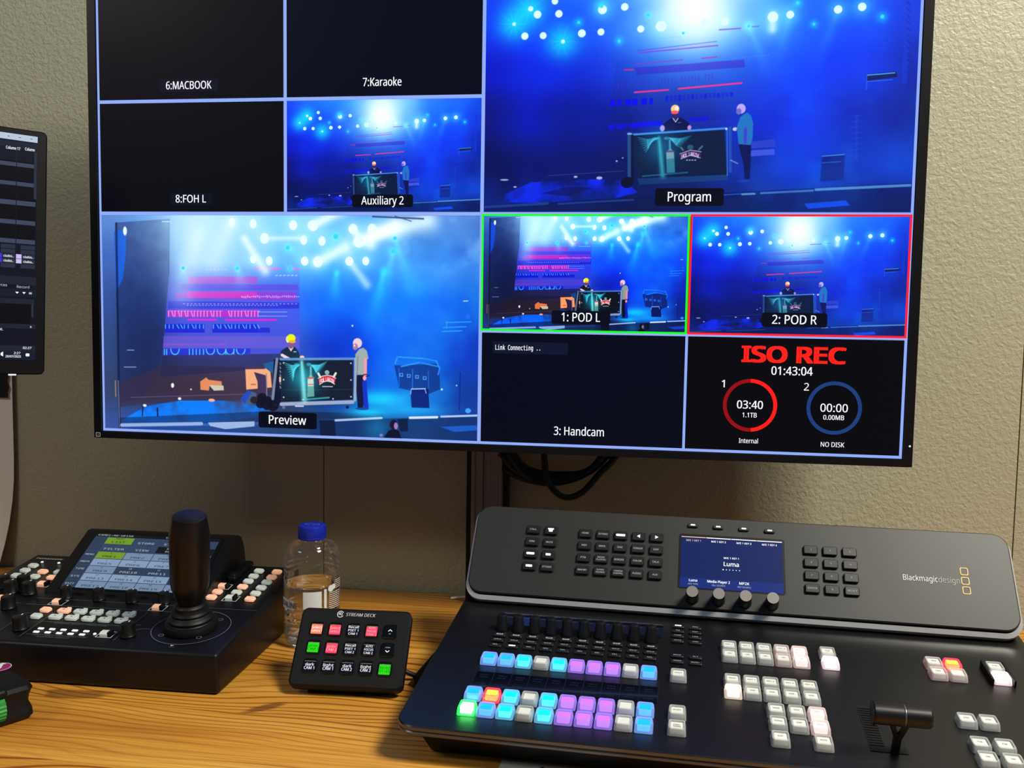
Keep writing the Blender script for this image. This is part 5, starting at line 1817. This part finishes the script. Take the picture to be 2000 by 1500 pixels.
for u in (.4872, .5060):
    cap('white', u, .0515, 'TIE')
    cap('white', u, .0305, 'ON')
gd = MB().add(box(-.0009, -.019, 0, .0009, .019, .0065), BLACK2).mesh('button_guard')
for u in (.5292, .5482):
    put('button_guard', gd, sw, PF @ T(u, .180))

# small black keys and level knobs
mini = {}


def mini_key(s, u, v, lit=False, w=.0125, ring=False):
    k = (s, lit)
    if k not in mini:
        b = MB()
        b.add(rprism(w, .0058, .0008, 0, .0026, .0006, 3), PKM)
        if ring:
            b.add(rrect(0, 0, .0072, .0026, .0012, .0028), LITD)
            b.add(rrect(0, 0, .0050, .0012, .0005, .0030), PKM)
        elif lit:
            b.add(rrect(0, 0, .0070, .0024, .0006, .0028), LITW)
        else:
            b.add(text(s, .0019, 0, 0, .0028, bold=.03, width=min(.0082, .0019 * .95 * len(s))), LITD)
        mini[k] = b.mesh('mini_button')
    put('mini_button', mini[k], sw, PF @ T(u, v))


kb = MB()
kb.add(lathe([(.0073, 0), (.0073, .002), (.0064, .0035), (.0052, .0155), (.0044, .0170), (.0030, .0176)], 24), KNOB, smooth=True)
kb_ = kb.mesh('level_knob')
for k in range(10):
    u = .0578 + .01732 * k
    mini_key('ring', u, .1785, ring=True)
    mini_key('SOLO', u, .1670)
    mini_key('SEL', u, .1555, lit=(k == 1))
    put('level_knob', kb_, sw, PF @ T(u - .0005, .1945))
for j, (a, b_) in enumerate((('FADER', 'PAN'), ('EQ', 'EXP'), ('COMP', 'LIM'), ('GATE', 'CAM'))):
    mini_key(a, .2400, .2305 - .0112 * j, lit=(j == 0))
    mini_key(b_, .2578, .2300 - .0112 * j)
for j, (a, b_) in enumerate((('MSTR', 'ALT'), ('<BANK', 'BANK>'))):
    mini_key(a, .2402, .1650 - .0118 * j)
    mini_key(b_, .2579, .1645 - .0118 * j)

# transition lever
sl = MB()
sl.add(rect(.3990, .0320, .4285, .1020, .0005), mat('slot_black', (3, 3, 4), .7))
for k in range(16):
    sl.add(box(.4000, .040 + k * .0038, .0005, .4110, .0418 + k * .0038, .0012), BLACK)
sl.build('lever_slot', sw, PF)
tb_ = MB()
def leg_(x0, y0, z0, x1, y1, z1, w):
    return hex8([(x0 - w, y0 - .002, z0), (x0 + w, y0 - .002, z0), (x0 + w, y0 + .002, z0), (x0 - w, y0 + .002, z0)], [(x1 - w, y1 - .002, z1), (x1 + w, y1 - .002, z1), (x1 + w, y1 + .002, z1), (x1 - w, y1 + .002, z1)], .0006, 1)
tb_.add(leg_(.4180, .0345, .0005, .4185, .0320, .0150, .0032), KNOB)
tb_.add(leg_(.4178, .0322, .0140, .4112, .0285, .0330, .0022), KNOB)
tb_.add(leg_(.4192, .0322, .0140, .4255, .0285, .0330, .0026), KNOB)
tb_.build('lever_arm', sw, PF)
BF = PF @ frame((.3972, .0268, .0375), (0, 1, 0), (0, 0, 1))
tb_ = MB()
tb_.add(lathe([(.0070, 0), (.0086, .0006), (.0086, .0225), (.0082, .0228), (.0082, .0245), (.0086, .0248), (.0086, .0428), (.0074, .0442)], 36), KNOB, smooth=True)
tb_.add(lathe([(.0083, .0229), (.0084, .0233), (.0084, .0241), (.0083, .0244)], 36, False, False), EDGE, smooth=True)
tb_.add(lathe([(.0098, -.0010), (.0101, -.0004), (.0101, .0004), (.0088, .0010)], 36), mat('lever_end_cap', (30, 30, 33), .2, metal=.6), smooth=True)
tb_.build('lever_handle', sw, BF)

# ------------------------------------------------------------------ small loose things on the desk
nt_ = empty('paper_note', (-0.1195, 0.7765, DESK), -3.0, 'white paper slip lying under front edge of the big switcher', 'paper')
nb = MB()
nb.add(box(0, -.06, .0002, .10, 0, .0005), mat('note_paper', (225, 222, 210), .7))
nb.build('slip', nt_)
sw_ = MB()
for x, y, x1, y1 in ((.034, -.010, .037, -.004), (.037, -.004, .040, -.010), (.0352, -.008, .0388, -.008), (.046, -.010, .046, -.006), (.050, -.010, .050, -.004), (.054, -.010, .054, -.004)):
    sw_.add(seg2(x, y, x1, y1, .0012, .0007), INKD)
sw_.build('handwriting', nt_)
wc = empty('white_cable', (-0.262, 1.222, DESK), 0, 'thin white cable end at the back of the desk beside switcher', 'cable')
MB().add(tube([(0, -.006, .0022), (.02, .003, .0022), (.045, .004, .0022), (.09, .0, .0022)], .0018, 8, 6), mat('white_pvc', (225, 215, 210), .5), smooth=True).build('sheath', wc)
